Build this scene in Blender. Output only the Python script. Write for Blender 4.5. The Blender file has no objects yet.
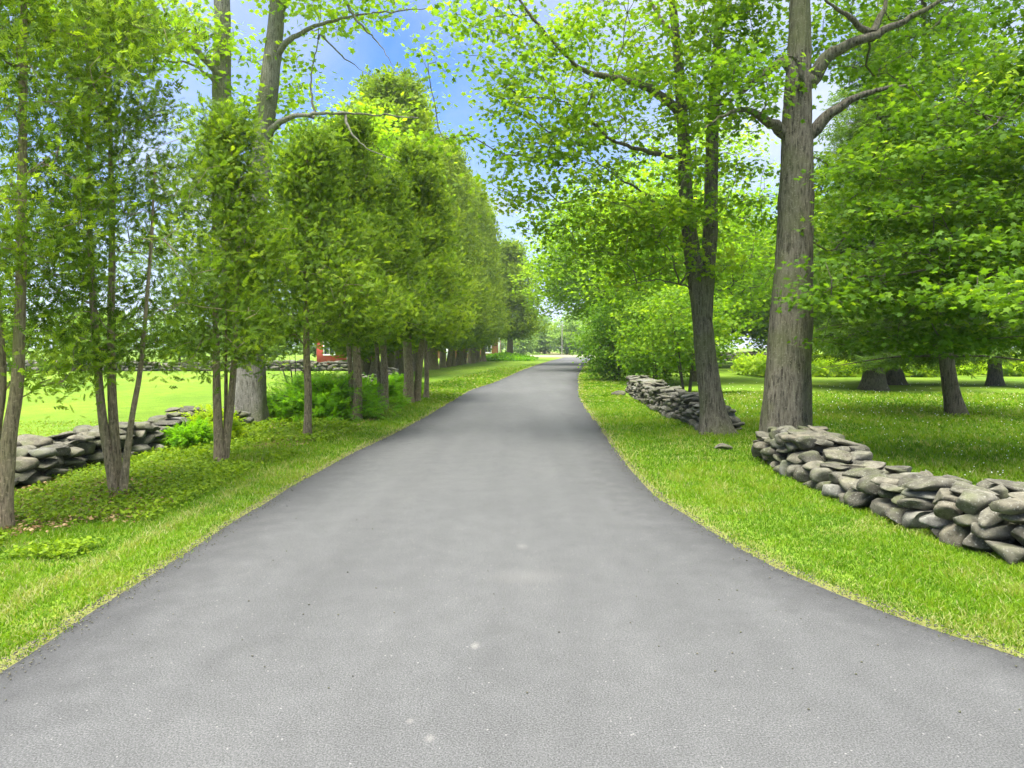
import bpy, bmesh, math, random
import numpy as np
from mathutils import Vector

RNG = np.random.default_rng(7)
random.seed(7)
S = bpy.context.scene
COL = S.collection
PI = math.pi
CAM_H, FPX, HOR = 1.65, 684.0, 347.0
HAZE = .0004

def at(px, py):
    """ground point seen at a picture position (metres)"""
    Y = FPX * CAM_H / (py - HOR)
    return np.array([(px - 512) * Y / FPX, Y, 0.0])

def pix(px, py, Y):
    """point at depth Y"""
    return np.array([(px - 512) * Y / FPX, Y, CAM_H + (HOR - py) * Y / FPX])

# ------------------------------------------------------------------ noise
def _hash(i, j, k):
    n = (i * 374761393 + j * 668265263 + k * 2147483647 + 1013904223) & 0x7fffffff
    n = ((n ^ (n >> 13)) * 1274126177) & 0x7fffffff
    n = (n ^ (n >> 16)) & 0xffff
    return n / 65535.0

def vnoise(p):
    p = np.asarray(p, dtype=np.float64)
    i = np.floor(p).astype(np.int64)
    f = p - i
    f = f * f * (3 - 2 * f)
    out = 0
    for a in (0, 1):
        wa = f[:, 0] if a else 1 - f[:, 0]
        for b in (0, 1):
            wb = f[:, 1] if b else 1 - f[:, 1]
            for c in (0, 1):
                wc = f[:, 2] if c else 1 - f[:, 2]
                out = out + wa * wb * wc * _hash(i[:, 0] + a, i[:, 1] + b, i[:, 2] + c)
    return out

def fbm(p, octaves=3):
    p = np.asarray(p, dtype=np.float64)
    s, amp, tot = 0, 1.0, 0
    for o in range(octaves):
        s = s + amp * vnoise(p * (2 ** o) + 17.3 * o)
        tot += amp
        amp *= .5
    return s / tot

def norm(v):
    return v / np.maximum(np.linalg.norm(v, axis=-1, keepdims=True), 1e-9)

# ------------------------------------------------------------------ objects
def link(name, me, mat=None, parent=None):
    o = bpy.data.objects.new(name, me)
    COL.objects.link(o)
    if mat and me is not None and len(me.materials) == 0:
        me.materials.append(mat)
    if parent:
        o.parent = parent
    return o

def tag(o, label=None, cat=None, group=None, kind=None):
    if label: o['label'] = label
    if cat: o['category'] = cat
    if group: o['group'] = group
    if kind: o['kind'] = kind
    return o

def empty(name, loc, label, cat, group=None):
    o = link(name, None)
    o.location = loc
    o.empty_display_size = .3
    return tag(o, label, cat, group)

def copy_tree(o, parent=None):
    c = o.copy()
    COL.objects.link(c)
    if parent: c.parent = parent
    for ch in list(o.children):
        copy_tree(ch, c)
    return c

def mesh_np(name, V, F, tint=None, smooth=False, attrs=None):
    """V (n,3); F (m,3) or (m,4) index array"""
    V = np.asarray(V, dtype=np.float32)
    F = np.asarray(F, dtype=np.int32)
    me = bpy.data.meshes.new(name)
    me.vertices.add(len(V))
    me.vertices.foreach_set('co', V.ravel())
    k = F.shape[1]
    me.loops.add(F.size)
    me.loops.foreach_set('vertex_index', F.ravel())
    me.polygons.add(len(F))
    me.polygons.foreach_set('loop_start', np.arange(0, F.size, k, dtype=np.int32))
    if smooth:
        me.polygons.foreach_set('use_smooth', np.ones(len(F), dtype=bool))
    if tint is not None:
        a = me.attributes.new('tint', 'FLOAT', 'POINT')
        a.data.foreach_set('value', np.asarray(tint, dtype=np.float32))
    for nm, val in (attrs or {}).items():
        a = me.attributes.new(nm, 'FLOAT', 'POINT')
        a.data.foreach_set('value', np.asarray(val, dtype=np.float32))
    me.update(calc_edges=True)
    me.validate()
    return me

class Bag:
    """collects quads"""
    def __init__(self): self.V, self.F, self.T, self.n = [], [], [], 0
    def add(self, V, F, t=.5):
        V = np.asarray(V); F = np.asarray(F)
        self.V.append(V); self.F.append(F + self.n)
        self.T.append(np.full(len(V), t) if np.isscalar(t) else t)
        self.n += len(V)
    def mesh(self, name, smooth=True):
        return mesh_np(name, np.concatenate(self.V), np.concatenate(self.F), np.concatenate(self.T), smooth)

def boxq(cx, cy, cz, sx, sy, sz, rot=0):
    x, y, z = sx / 2, sy / 2, sz / 2
    V = np.array([[-x,-y,-z],[x,-y,-z],[x,y,-z],[-x,y,-z],[-x,-y,z],[x,-y,z],[x,y,z],[-x,y,z]])
    c, s = math.cos(rot), math.sin(rot)
    V = V @ np.array([[c, s, 0], [-s, c, 0], [0, 0, 1]]) + [cx, cy, cz]
    F = np.array([[0,3,2,1],[4,5,6,7],[0,1,5,4],[1,2,6,5],[2,3,7,6],[3,0,4,7]])
    return V, F

def smooth_path(P, step):
    """Catmull-Rom through P (n,k), resampled at about step metres (first three columns are xyz)"""
    P = np.asarray(P, dtype=np.float64)
    if len(P) == 2:
        n = max(2, int(np.linalg.norm(P[1, :3] - P[0, :3]) / step) + 1)
        t = np.linspace(0, 1, n)[:, None]
        return P[0] * (1 - t) + P[1] * t
    Q = np.vstack([2 * P[0] - P[1], P, 2 * P[-1] - P[-2]])
    out = []
    for i in range(1, len(Q) - 2):
        n = max(1, int(math.ceil(np.linalg.norm(Q[i + 1, :3] - Q[i, :3]) / step)))
        t = np.arange(n)[:, None] / n
        a, b, c, d = Q[i - 1], Q[i], Q[i + 1], Q[i + 2]
        out.append(.5 * ((2 * b) + (-a + c) * t + (2 * a - 5 * b + 4 * c - d) * t ** 2 + (-a + 3 * b - 3 * c + d) * t ** 3))
    out.append(P[-1:])
    return np.vstack(out)

def tube(P, R, sides=6, bumpy=0, fl=None, seed=0, freq=9.):
    """rings along P with radius R; fl=(amount, height, lobes) flares the foot"""
    P = np.asarray(P); n = len(P)
    T = np.gradient(P, axis=0)
    T = norm(T)
    ref = np.array([0.0, 1.0, 0.0]) if abs(T[0, 1]) < .8 else np.array([1.0, 0, 0])
    A = norm(np.cross(T, ref)); B = np.cross(T, A)
    th = np.linspace(0, 2 * PI, sides, endpoint=False)
    R = np.broadcast_to(np.asarray(R, dtype=np.float64), (n,))
    rr = np.repeat(R[:, None], sides, 1)
    if fl:
        amt, hh, lob = fl
        z = (P[:, 2] - P[0, 2])[:, None]
        rr = rr * (1 + amt * np.exp(-z / hh) * (1 + .55 * np.cos(lob * th + seed)[None]) + .08 * np.exp(-z / (hh * 3)) * np.cos((lob - 1) * th + seed * 2)[None])
    if bumpy:
        zz = np.cumsum(np.r_[0, np.linalg.norm(np.diff(P, axis=0), axis=1)])
        q = np.stack(np.broadcast_arrays(np.cos(th)[None] * freq * rr / .3 + seed * 3.1, np.sin(th)[None] * freq * rr / .3, zz[:, None] * 2.2), -1).reshape(-1, 3)
        rr = rr + (bumpy * (fbm(q, 3) - .5)).reshape(n, sides)
        q2 = np.stack(np.broadcast_arrays(np.cos(th)[None] * 1.4 + seed, np.sin(th)[None] * 1.4, zz[:, None] * .9), -1).reshape(-1, 3)
        rr = rr * (1 + .22 * (fbm(q2, 2) - .5)).reshape(n, sides)
    V = P[:, None] + rr[..., None] * (np.cos(th)[None, :, None] * A[:, None] + np.sin(th)[None, :, None] * B[:, None])
    V = V.reshape(-1, 3)
    i = np.arange(n - 1)[:, None] * sides; j = np.arange(sides)[None]; j2 = (j + 1) % sides
    F = np.stack([i + j, i + j2, i + sides + j2, i + sides + j], -1).reshape(-1, 4)
    tip = np.array([P[-1] + T[-1] * R[-1]])
    m = len(V)
    cap = np.stack([(n - 1) * sides + j[0], (n - 1) * sides + j2[0], np.full(sides, m), np.full(sides, m)], -1)
    # close the tip with tiny quads (a doubled apex)
    V = np.vstack([V, tip, tip + 1e-4])
    cap[:, 3] = m + 1
    return V, np.vstack([F, cap])

# ------------------------------------------------------------------ materials
def mat(name):
    m = bpy.data.materials.new(name)
    m.use_nodes = True
    nt = m.node_tree
    for n in list(nt.nodes): nt.nodes.remove(n)
    return m, nt, nt.nodes.new, nt.links.new

def ramp(nt, stops, interp='LINEAR'):
    r = nt.nodes.new('ShaderNodeValToRGB')
    r.color_ramp.interpolation = interp
    el = r.color_ramp.elements
    while len(el) > 1: el.remove(el[-1])
    el[0].position = stops[0][0]; el[0].color = (*stops[0][1], 1)
    for p, c in stops[1:]:
        e = el.new(p); e.color = (*c, 1)
    return r

def noise(nt, scale, detail=3, vec=None, rough=.5):
    n = nt.nodes.new('ShaderNodeTexNoise')
    n.inputs['Scale'].default_value = scale
    n.inputs['Detail'].default_value = detail
    n.inputs['Roughness'].default_value = rough
    if vec: nt.links.new(vec, n.inputs['Vector'])
    return n

def mixc(nt, fac, a, b, mode='MIX'):
    m = nt.nodes.new('ShaderNodeMix'); m.data_type = 'RGBA'; m.blend_type = mode
    for sock, v in ((m.inputs[0], fac), (m.inputs[6], a), (m.inputs[7], b)):
        if hasattr(v, 'is_output'): nt.links.new(v, sock)
        elif isinstance(v, (int, float)): sock.default_value = v
        else: sock.default_value = (*v, 1)
    return m.outputs[2]

def mathn(nt, op, a, b=None, clamp=False):
    m = nt.nodes.new('ShaderNodeMath'); m.operation = op; m.use_clamp = clamp
    for s, v in ((m.inputs[0], a), (m.inputs[1], b)):
        if v is None: continue
        if hasattr(v, 'is_output'): nt.links.new(v, s)
        else: s.default_value = v
    return m.outputs[0]

def leaf_mat(name, stops, trans=.42, tmul=(1.6, 1.6, .6), spec=.12, rough=.55, vary=.25):
    m, nt, N, L = mat(name)
    at_ = N('ShaderNodeAttribute'); at_.attribute_name = 'tint'
    oi = N('ShaderNodeObjectInfo')
    r = ramp(nt, stops)
    sh = mathn(nt, 'MULTIPLY', mathn(nt, 'SUBTRACT', oi.outputs['Random'], .5), vary)
    L(mathn(nt, 'ADD', at_.outputs['Fac'], sh, True), r.inputs[0])
    p = N('ShaderNodeBsdfPrincipled')
    p.inputs['Roughness'].default_value = rough
    p.inputs['Specular IOR Level'].default_value = spec
    L(r.outputs[0], p.inputs['Base Color'])
    t = N('ShaderNodeBsdfTranslucent')
    L(mixc(nt, 1.0, r.outputs[0], tmul, 'MULTIPLY'), t.inputs['Color'])
    mx = N('ShaderNodeMixShader'); mx.inputs[0].default_value = trans
    L(p.outputs[0], mx.inputs[1]); L(t.outputs[0], mx.inputs[2])
    o = N('ShaderNodeOutputMaterial'); L(mx.outputs[0], o.inputs[0])
    return m

def bark_mat(name, dark, light, moss, mossamt=.4, scale=1.0, bump=.6):
    m, nt, N, L = mat(name)
    tc = N('ShaderNodeTexCoord')
    mp = N('ShaderNodeMapping'); mp.inputs['Scale'].default_value = (20 * scale, 20 * scale, 3.0 * scale)
    L(tc.outputs['Object'], mp.inputs[0])
    n1 = noise(nt, 1.6, 5, mp.outputs[0], .65)
    n2 = noise(nt, 1.3, 3, tc.outputs['Object'])
    n3 = noise(nt, 34, 3, tc.outputs['Object'])
    r = ramp(nt, [(.36, dark), (.5, tuple(a * .35 + b * .65 for a, b in zip(dark, light))), (.66, light)])
    L(n1.outputs['Fac'], r.inputs[0])
    rm = ramp(nt, [(.45, (0, 0, 0)), (.62, (1, 1, 1))]); L(n2.outputs['Fac'], rm.inputs[0])
    c = mixc(nt, mathn(nt, 'MULTIPLY', rm.outputs[0], mossamt), r.outputs[0], moss)
    rl = ramp(nt, [(.58, (0, 0, 0)), (.66, (1, 1, 1))]); L(n3.outputs['Fac'], rl.inputs[0])
    c = mixc(nt, mathn(nt, 'MULTIPLY', rl.outputs[0], .35), c, tuple(min(1, x * 1.7) for x in light))
    p = N('ShaderNodeBsdfPrincipled'); p.inputs['Roughness'].default_value = .95
    p.inputs['Specular IOR Level'].default_value = .1
    L(c, p.inputs['Base Color'])
    b = N('ShaderNodeBump'); b.inputs['Strength'].default_value = bump; b.inputs['Distance'].default_value = .03
    L(n1.outputs['Fac'], b.inputs['Height']); L(b.outputs[0], p.inputs['Normal'])
    o = N('ShaderNodeOutputMaterial'); L(p.outputs[0], o.inputs[0])
    return m

def stone_mat(name):
    m, nt, N, L = mat(name)
    tc = N('ShaderNodeTexCoord')
    at_ = N('ShaderNodeAttribute'); at_.attribute_name = 'tint'
    n1 = noise(nt, 9, 6, tc.outputs['Object'], .65)
    n2 = noise(nt, 3.2, 3, tc.outputs['Object'])
    n3 = noise(nt, 60, 3, tc.outputs['Object'])
    base = ramp(nt, [(0, (.055, .052, .04)), (.25, (.078, .073, .056)), (.5, (.098, .093, .071)), (.7, (.112, .101, .073)), (.88, (.122, .118, .097)), (1, (.14, .137, .12))])
    L(at_.outputs['Fac'], base.inputs[0])
    r = ramp(nt, [(.28, (.35, .34, .32)), (.52, (1, 1, 1)), (.75, (1.6, 1.58, 1.5))]); L(n1.outputs['Fac'], r.inputs[0])
    c = mixc(nt, 1.0, base.outputs[0], r.outputs[0], 'MULTIPLY')
    rm = ramp(nt, [(.5, (0, 0, 0)), (.66, (1, 1, 1))]); L(n2.outputs['Fac'], rm.inputs[0])
    c = mixc(nt, mathn(nt, 'MULTIPLY', rm.outputs[0], .6), c, (.075, .085, .035))
    rl = ramp(nt, [(.6, (0, 0, 0)), (.68, (1, 1, 1))]); L(n3.outputs['Fac'], rl.inputs[0])
    c = mixc(nt, mathn(nt, 'MULTIPLY', rl.outputs[0], .4), c, (.30, .30, .26))
    p = N('ShaderNodeBsdfPrincipled'); p.inputs['Roughness'].default_value = .9
    p.inputs['Specular IOR Level'].default_value = .2
    L(c, p.inputs['Base Color'])
    b = N('ShaderNodeBump'); b.inputs['Strength'].default_value = .7; b.inputs['Distance'].default_value = .02
    L(n1.outputs['Fac'], b.inputs['Height']); L(b.outputs[0], p.inputs['Normal'])
    o = N('ShaderNodeOutputMaterial'); L(p.outputs[0], o.inputs[0])
    return m

def plain_mat(name, color, rough=.7, var=.15, scale=6, metallic=0):
    m, nt, N, L = mat(name)
    tc = N('ShaderNodeTexCoord')
    n = noise(nt, scale, 4, tc.outputs['Object'])
    r = ramp(nt, [(.25, tuple(x * (1 - var) for x in color)), (.75, tuple(min(1, x * (1 + var)) for x in color))])
    L(n.outputs['Fac'], r.inputs[0])
    p = N('ShaderNodeBsdfPrincipled'); p.inputs['Roughness'].default_value = rough; p.inputs['Metallic'].default_value = metallic
    L(r.outputs[0], p.inputs['Base Color'])
    o = N('ShaderNodeOutputMaterial'); L(p.outputs[0], o.inputs[0])
    return m

def board_mat(name, color, per_m=5.0):
    """vertical boards"""
    m, nt, N, L = mat(name)
    tc = N('ShaderNodeTexCoord')
    w = N('ShaderNodeTexWave'); w.inputs['Scale'].default_value = per_m / 2; w.inputs['Distortion'].default_value = .3
    L(tc.outputs['Object'], w.inputs['Vector'])
    n = noise(nt, 3, 4, tc.outputs['Object'])
    r = ramp(nt, [(.0, tuple(x * .55 for x in color)), (.12, color), (1, color)]); L(w.outputs['Fac'], r.inputs[0])
    r2 = ramp(nt, [(.3, (.8, .8, .8)), (.7, (1.1, 1.1, 1.1))]); L(n.outputs['Fac'], r2.inputs[0])
    p = N('ShaderNodeBsdfPrincipled'); p.inputs['Roughness'].default_value = .8
    L(mixc(nt, 1, r.outputs[0], r2.outputs[0], 'MULTIPLY'), p.inputs['Base Color'])
    o = N('ShaderNodeOutputMaterial'); L(p.outputs[0], o.inputs[0])
    return m

M = {}
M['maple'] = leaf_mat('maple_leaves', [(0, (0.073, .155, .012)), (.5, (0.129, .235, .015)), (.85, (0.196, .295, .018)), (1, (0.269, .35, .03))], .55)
M['maple_lit'] = leaf_mat('sunlit_maple_leaves', [(0, (.12, .23, .012)), (.5, (.19, .32, .015)), (1, (.28, .40, .02))], .58)  # sunlight on these crowns is put into a paler leaf colour
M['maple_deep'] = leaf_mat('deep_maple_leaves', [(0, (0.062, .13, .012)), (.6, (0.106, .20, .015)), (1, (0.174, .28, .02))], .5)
M['maple_near'] = leaf_mat('broad_maple_leaves', [(0, (0.047, 0.108, 0.010)), (.6, (0.085, 0.166, 0.012)), (.85, (0.136, 0.233, 0.016)), (1, (0.221, 0.314, 0.024))], .5)
M['cedar'] = leaf_mat('cedar_sprays', [(0, (0.048, 0.086, 0.009)), (.25, (0.077, 0.141, 0.013)), (.55, (0.125, 0.212, 0.016)), (1, (0.251, 0.343, 0.025))], .5, vary=.3)
M['tall_cedar'] = leaf_mat('tall_cedar_sprays', [(0, (0.095, .16, .010)), (.5, (0.157, .24, .012)), (1, (0.246, .33, .016))], .5, vary=.35)
M['spruce'] = leaf_mat('spruce_needles', [(0, (0.054, 0.109, 0.014)), (.55, (0.094, 0.172, 0.016)), (1, (0.168, 0.259, 0.020))], .35)
M['juniper'] = leaf_mat('juniper_sprays', [(0, (.08, .21, .010)), (.5, (.15, .33, .012)), (1, (.24, .42, .02))], .5)
M['fern'] = leaf_mat('fern_fronds', [(0, (.18, .30, .010)), (.5, (.26, .38, .014)), (1, (.36, .45, .02))], .5)
M['far_leaf'] = leaf_mat('distant_leaves', [(0, (.12, .21, .05)), (.5, (.18, .29, .06)), (1, (.25, .35, .08))], .5, vary=.6)
M['shrub'] = leaf_mat('shrub_leaves', [(0, (.08, .18, .018)), (.5, (.13, .25, .02)), (1, (.21, .33, .03))], .5)
M['grass'] = leaf_mat('grass_blades', [(0, (0.053, 0.126, 0.006)), (.4, (0.102, 0.200, 0.008)), (.75, (0.156, 0.256, 0.011)), (.9, (0.205, 0.251, 0.041)), (1, (0.312, 0.307, 0.144))], .45, vary=0)
M['cover'] = leaf_mat('ground_ivy_leaves', [(0, (0.076, 0.144, 0.009)), (.5, (0.153, 0.243, 0.011)), (1, (0.246, 0.324, 0.018))], .4, vary=0)
M['litter'] = leaf_mat('dry_leaves', [(0, (.10, .055, .02)), (.5, (.20, .12, .05)), (1, (.36, .26, .13))], .1, (1, 1, 1), vary=0)
M['petal'] = plain_mat('white_petals', (.75, .75, .7))
M['bark_big'] = bark_mat('furrowed_bark', (.03, .026, .019), (.155, .14, .105), (.10, .11, .045), .6, 1.0, 1.0)
M['bark_pale'] = bark_mat('pale_grey_bark', (.085, .078, .062), (.235, .22, .185), (.09, .10, .04), .6, 1.3)
M['bark_cedar'] = bark_mat('stringy_cedar_bark', (.085, .066, .042), (.30, .235, .155), (.16, .165, .06), .5, 2.0, .9)
M['bark_dark'] = bark_mat('dark_bark', (.03, .026, .02), (.125, .108, .08), (.07, .08, .03), .4)
M['stone'] = stone_mat('field_stone')
M['barn_red'] = board_mat('red_boards', (.42, .06, .035))
M['brick'] = plain_mat('reddish_brick', (.40, .15, .10), .85, .25, 14)
M['trim'] = plain_mat('white_trim', (.75, .75, .73), .6, .05)
M['shingle'] = plain_mat('grey_shingles', (.16, .14, .13), .9, .3, 9)
M['pole'] = plain_mat('weathered_pole', (.20, .18, .16), .9, .25, 5)
M['glass'] = plain_mat('dark_glass', (.05, .06, .07), .1, .1)

# ------------------------------------------------------------------ road edges
LE = np.array([(-2.62, -6), (-2.60, 0), (-2.60, 3.4), (-2.61, 4.0), (-2.61, 4.65), (-2.60, 5.7), (-2.60, 7.9), (-2.46, 10.7), (-2.07, 15.5), (-1.57, 26), (-.76, 32.5), (1.16, 52.7), (4.4, 80), (8.2, 108)])
RE = np.array([(7.5, -6), (4.5, 0), (3.35, 2.4), (2.72, 3.6), (2.50, 3.92), (2.21, 4.5), (1.93, 5.3), (1.74, 6.34), (1.60, 7.9), (1.63, 10.4), (1.82, 14.5), (2.15, 21.4), (2.85, 29.2), (4.3, 43.4), (8.4, 76), (13.0, 108)])
def edge_x(E, y):
    return np.interp(y, EY[id(E)][1], EY[id(E)][0])
EY = {}
for E in (LE, RE):
    q = smooth_path(np.c_[E, np.zeros(len(E))], .25)
    EY[id(E)] = (q[:, 0], q[:, 1])
def road_dist(x, y):
    """signed distance outside the road (metres, across), negative on it"""
    return np.maximum(edge_x(LE, y) - x, x - edge_x(RE, y))
def gz(x, y):
    x = np.atleast_1d(np.asarray(x, dtype=float)); y = np.atleast_1d(np.asarray(y, dtype=float))
    d = road_dist(x, y)
    f = np.clip((d - .15) / 1.2, 0, 1); f = f * f * (3 - 2 * f)
    far = np.clip((70 - y) / 40, .15, 1)
    z = .11 * f * (fbm(np.c_[x * .5, y * .5, x * 0], 3) - .35) * far
    # low raised bed by the far bend
    bed = np.exp(-((x + 1.0) / 2.6) ** 2 - ((y - 84) / 7) ** 2) * .55 * np.clip(d / 1.0, 0, 1)
    return z + bed - .004 + np.clip(d, 0, .12) * .15
def g1(x, y): return float(gz(x, y)[0])

# ground sheet
def graded(lim0, lim1, fine0, fine1, step):
    a = np.arange(fine0, fine1, step)
    hi = [fine1]; s = step
    while hi[-1] < lim1: s *= 1.35; hi.append(hi[-1] + s)
    lo = [fine0]; s = step
    while lo[-1] > lim0: s *= 1.35; lo.append(lo[-1] - s)
    return np.r_[np.array(lo[1:])[::-1], a, np.array(hi)]
gx = graded(-600, 600, -14, 16, .22)
gy = graded(-100, 900, 1.5, 40, .25)
GX, GY = np.meshgrid(gx, gy)
Z = gz(GX.ravel(), GY.ravel())
nx, ny = len(gx), len(gy)
i = np.arange(ny - 1)[:, None] * nx + np.arange(nx - 1)[None]
F = np.stack([i, i + 1, i + nx + 1, i + nx], -1).reshape(-1, 4)
ground_me = mesh_np('ground', np.c_[GX.ravel(), GY.ravel(), Z], F, smooth=True, attrs={'roadside': road_dist(GX.ravel(), GY.ravel())})

def ground_mat():
    m, nt, N, L = mat('lawn_and_soil')
    geo = N('ShaderNodeNewGeometry')
    at_ = N('ShaderNodeAttribute'); at_.attribute_name = 'roadside'
    pos = geo.outputs['Position']
    mp = N('ShaderNodeMapping'); mp.inputs['Scale'].default_value = (1, .55, 1); L(pos, mp.inputs[0])
    n1 = noise(nt, .35, 4, mp.outputs[0]); n2 = noise(nt, 2.2, 4, pos); n3 = noise(nt, 22, 4, pos, .7)
    r = ramp(nt, [(.3, (.09, .165, .014)), (.5, (.122, .20, .017)), (.7, (.155, .23, .021))]); L(n1.outputs['Fac'], r.inputs[0])
    r3 = ramp(nt, [(.25, (.5, .55, .4)), (.55, (1, 1, 1)), (.8, (1.3, 1.25, 1.2))]); L(n3.outputs['Fac'], r3.inputs[0])
    r2 = ramp(nt, [(.3, (.8, .85, .8)), (.7, (1.15, 1.1, 1.1))]); L(n2.outputs['Fac'], r2.inputs[0])
    c = mixc(nt, 1, r.outputs[0], r3.outputs[0], 'MULTIPLY')
    c = mixc(nt, 1, c, r2.outputs[0], 'MULTIPLY')
    # soil and thatch beside the asphalt
    e = ramp(nt, [(0, (1, 1, 1)), (1, (0, 0, 0))])
    dd = mathn(nt, 'ADD', at_.outputs['Fac'], mathn(nt, 'MULTIPLY', mathn(nt, 'SUBTRACT', n3.outputs['Fac'], .5), .5))
    L(mathn(nt, 'MULTIPLY', dd, 4.0), e.inputs[0])
    c = mixc(nt, mathn(nt, 'MULTIPLY', e.outputs[0], .8), c, (.16, .14, .06))
    p = N('ShaderNodeBsdfPrincipled'); p.inputs['Roughness'].default_value = .95; p.inputs['Specular IOR Level'].default_value = .1
    L(c, p.inputs['Base Color'])
    b = N('ShaderNodeBump'); b.inputs['Strength'].default_value = .8; b.inputs['Distance'].default_value = .05
    L(n3.outputs['Fac'], b.inputs['Height']); L(b.outputs[0], p.inputs['Normal'])
    o = N('ShaderNodeOutputMaterial'); L(p.outputs[0], o.inputs[0])
    return m
tag(link('ground', ground_me, ground_mat()), 'bright green lawn and verge on both sides of the driveway', None, None, 'structure')

# road sheet
ys = np.r_[np.arange(-6, 30, .15), np.arange(30, 108.1, 1.0)]
lx = edge_x(LE, ys); rx = edge_x(RE, ys)
wob = (fbm(np.c_[ys * 1.1, ys * 0, ys * 0], 3) - .5) * .08
lx = lx + wob; rx = rx + (fbm(np.c_[ys * 1.2 + 40, ys * 0, ys * 0 + 5], 3) - .5) * .08
ts = np.linspace(0, 1, 25)
RX = lx[:, None] * (1 - ts) + rx[:, None] * ts
RY = np.repeat(ys[:, None], 25, 1)
w = (rx - lx)[:, None]
ED = np.minimum(ts[None] * w, (1 - ts)[None] * w)
RZ = .004 + .035 * np.clip(ED / .25, 0, 1)
n = len(ys)
i = np.arange(n - 1)[:, None] * 25 + np.arange(24)[None]
F = np.stack([i, i + 1, i + 26, i + 25], -1).reshape(-1, 4)
road_me = mesh_np('driveway', np.c_[RX.ravel(), RY.ravel(), RZ.ravel()], F, smooth=True, attrs={'edge': ED.ravel(), 'across': np.repeat(ts[None], n, 0).ravel()})
def road_mat():
    m, nt, N, L = mat('asphalt')
    geo = N('ShaderNodeNewGeometry'); pos = geo.outputs['Position']
    ed = N('ShaderNodeAttribute'); ed.attribute_name = 'edge'
    mp = N('ShaderNodeMapping'); mp.inputs['Scale'].default_value = (1, .35, 1); L(pos, mp.inputs[0])
    n1 = noise(nt, .9, 4, mp.outputs[0]); n2 = noise(nt, 5, 5, pos, .6); n3 = noise(nt, 130, 3, pos, .7)
    v = N('ShaderNodeTexVoronoi'); v.inputs['Scale'].default_value = 75; L(pos, v.inputs['Vector'])
    r = ramp(nt, [(.3, (.058, .0587, .0587)), (.5, (.064, .0646, .0646)), (.7, (.070, .0705, .070))]); L(n1.outputs['Fac'], r.inputs[0])
    r2 = ramp(nt, [(.3, (.91, .91, .91)), (.7, (1.08, 1.08, 1.08))]); L(n2.outputs['Fac'], r2.inputs[0])
    r3 = ramp(nt, [(.3, (.34, .34, .35)), (.5, (1, 1, 1)), (.7, (1.95, 1.95, 1.92))]); L(n3.outputs['Fac'], r3.inputs[0])
    c = mixc(nt, 1, r.outputs[0], r2.outputs[0], 'MULTIPLY'); c = mixc(nt, 1, c, r3.outputs[0], 'MULTIPLY')
    mp2 = N('ShaderNodeMapping'); mp2.inputs['Scale'].default_value = (2.2, .10, 1); L(pos, mp2.inputs[0])
    n4 = noise(nt, 1.0, 3, mp2.outputs[0]); r4 = ramp(nt, [(.3, (.90, .90, .90)), (.55, (1, 1, 1)), (.75, (1.06, 1.06, 1.06))]); L(n4.outputs['Fac'], r4.inputs[0])
    c = mixc(nt, 1, c, r4.outputs[0], 'MULTIPLY')
    # scattered pale aggregate
    wn = N('ShaderNodeTexWhiteNoise'); L(v.outputs['Position'], wn.inputs['Vector'])
    sel = mathn(nt, 'GREATER_THAN', wn.outputs['Value'], .992)
    near = mathn(nt, 'LESS_THAN', v.outputs['Distance'], .36)
    c = mixc(nt, mathn(nt, 'MULTIPLY', mathn(nt, 'MULTIPLY', sel, near), .6), c, (.22, .215, .205))
    sel2 = mathn(nt, 'LESS_THAN', wn.outputs['Value'], .03)
    c = mixc(nt, mathn(nt, 'MULTIPLY', mathn(nt, 'MULTIPLY', sel2, near), .6), c, (.03, .03, .03))
    # fresher, darker strip along both edges
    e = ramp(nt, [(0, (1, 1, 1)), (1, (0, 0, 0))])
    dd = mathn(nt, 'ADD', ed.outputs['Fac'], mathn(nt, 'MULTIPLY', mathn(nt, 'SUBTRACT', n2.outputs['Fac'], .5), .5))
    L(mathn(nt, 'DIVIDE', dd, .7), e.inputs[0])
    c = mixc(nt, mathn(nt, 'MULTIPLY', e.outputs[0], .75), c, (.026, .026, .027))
    # pale scuffs
    def spot(x, y, rx_, ry_, amt, c):
        vm = N('ShaderNodeVectorMath'); vm.operation = 'SUBTRACT'; L(pos, vm.inputs[0]); vm.inputs[1].default_value = (x, y, 0)
        vs = N('ShaderNodeVectorMath'); vs.operation = 'MULTIPLY'; L(vm.outputs[0], vs.inputs[0]); vs.inputs[1].default_value = (1 / rx_, 1 / ry_, 0)
        le = N('ShaderNodeVectorMath'); le.operation = 'LENGTH'; L(vs.outputs[0], le.inputs[0])
        q = mathn(nt, 'ADD', le.outputs['Value'], mathn(nt, 'MULTIPLY', n2.outputs['Fac'], 1.2))
        k = mathn(nt, 'SUBTRACT', 1.6, q, True)
        return mixc(nt, mathn(nt, 'MULTIPLY', k, amt * .4, True), c, (.24, .23, .21))
    for px, py, rx_, ry_, amt in ((475, 653, .035, .06, 1.2), (430, 748, .03, .04, 1.0), (522, 551, .05, .09, .5), (525, 582, .35, .2, .22), (410, 730, .02, .03, .7)):
        g = at(px, py)
        c = spot(g[0], g[1], rx_, ry_, amt, c)
    p = N('ShaderNodeBsdfPrincipled'); p.inputs['Roughness'].default_value = .85; p.inputs['Specular IOR Level'].default_value = .3
    L(c, p.inputs['Base Color'])
    b = N('ShaderNodeBump'); b.inputs['Strength'].default_value = .5; b.inputs['Distance'].default_value = .008
    L(n3.outputs['Fac'], b.inputs['Height']); L(b.outputs[0], p.inputs['Normal'])
    o = N('ShaderNodeOutputMaterial'); L(p.outputs[0], o.inputs[0])
    return m
tag(link('driveway', road_me, road_mat()), 'grey asphalt driveway curving gently to the right', None, None, 'structure')
V, F = boxq(14, 124, .01, 60, 32, .02)
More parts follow.
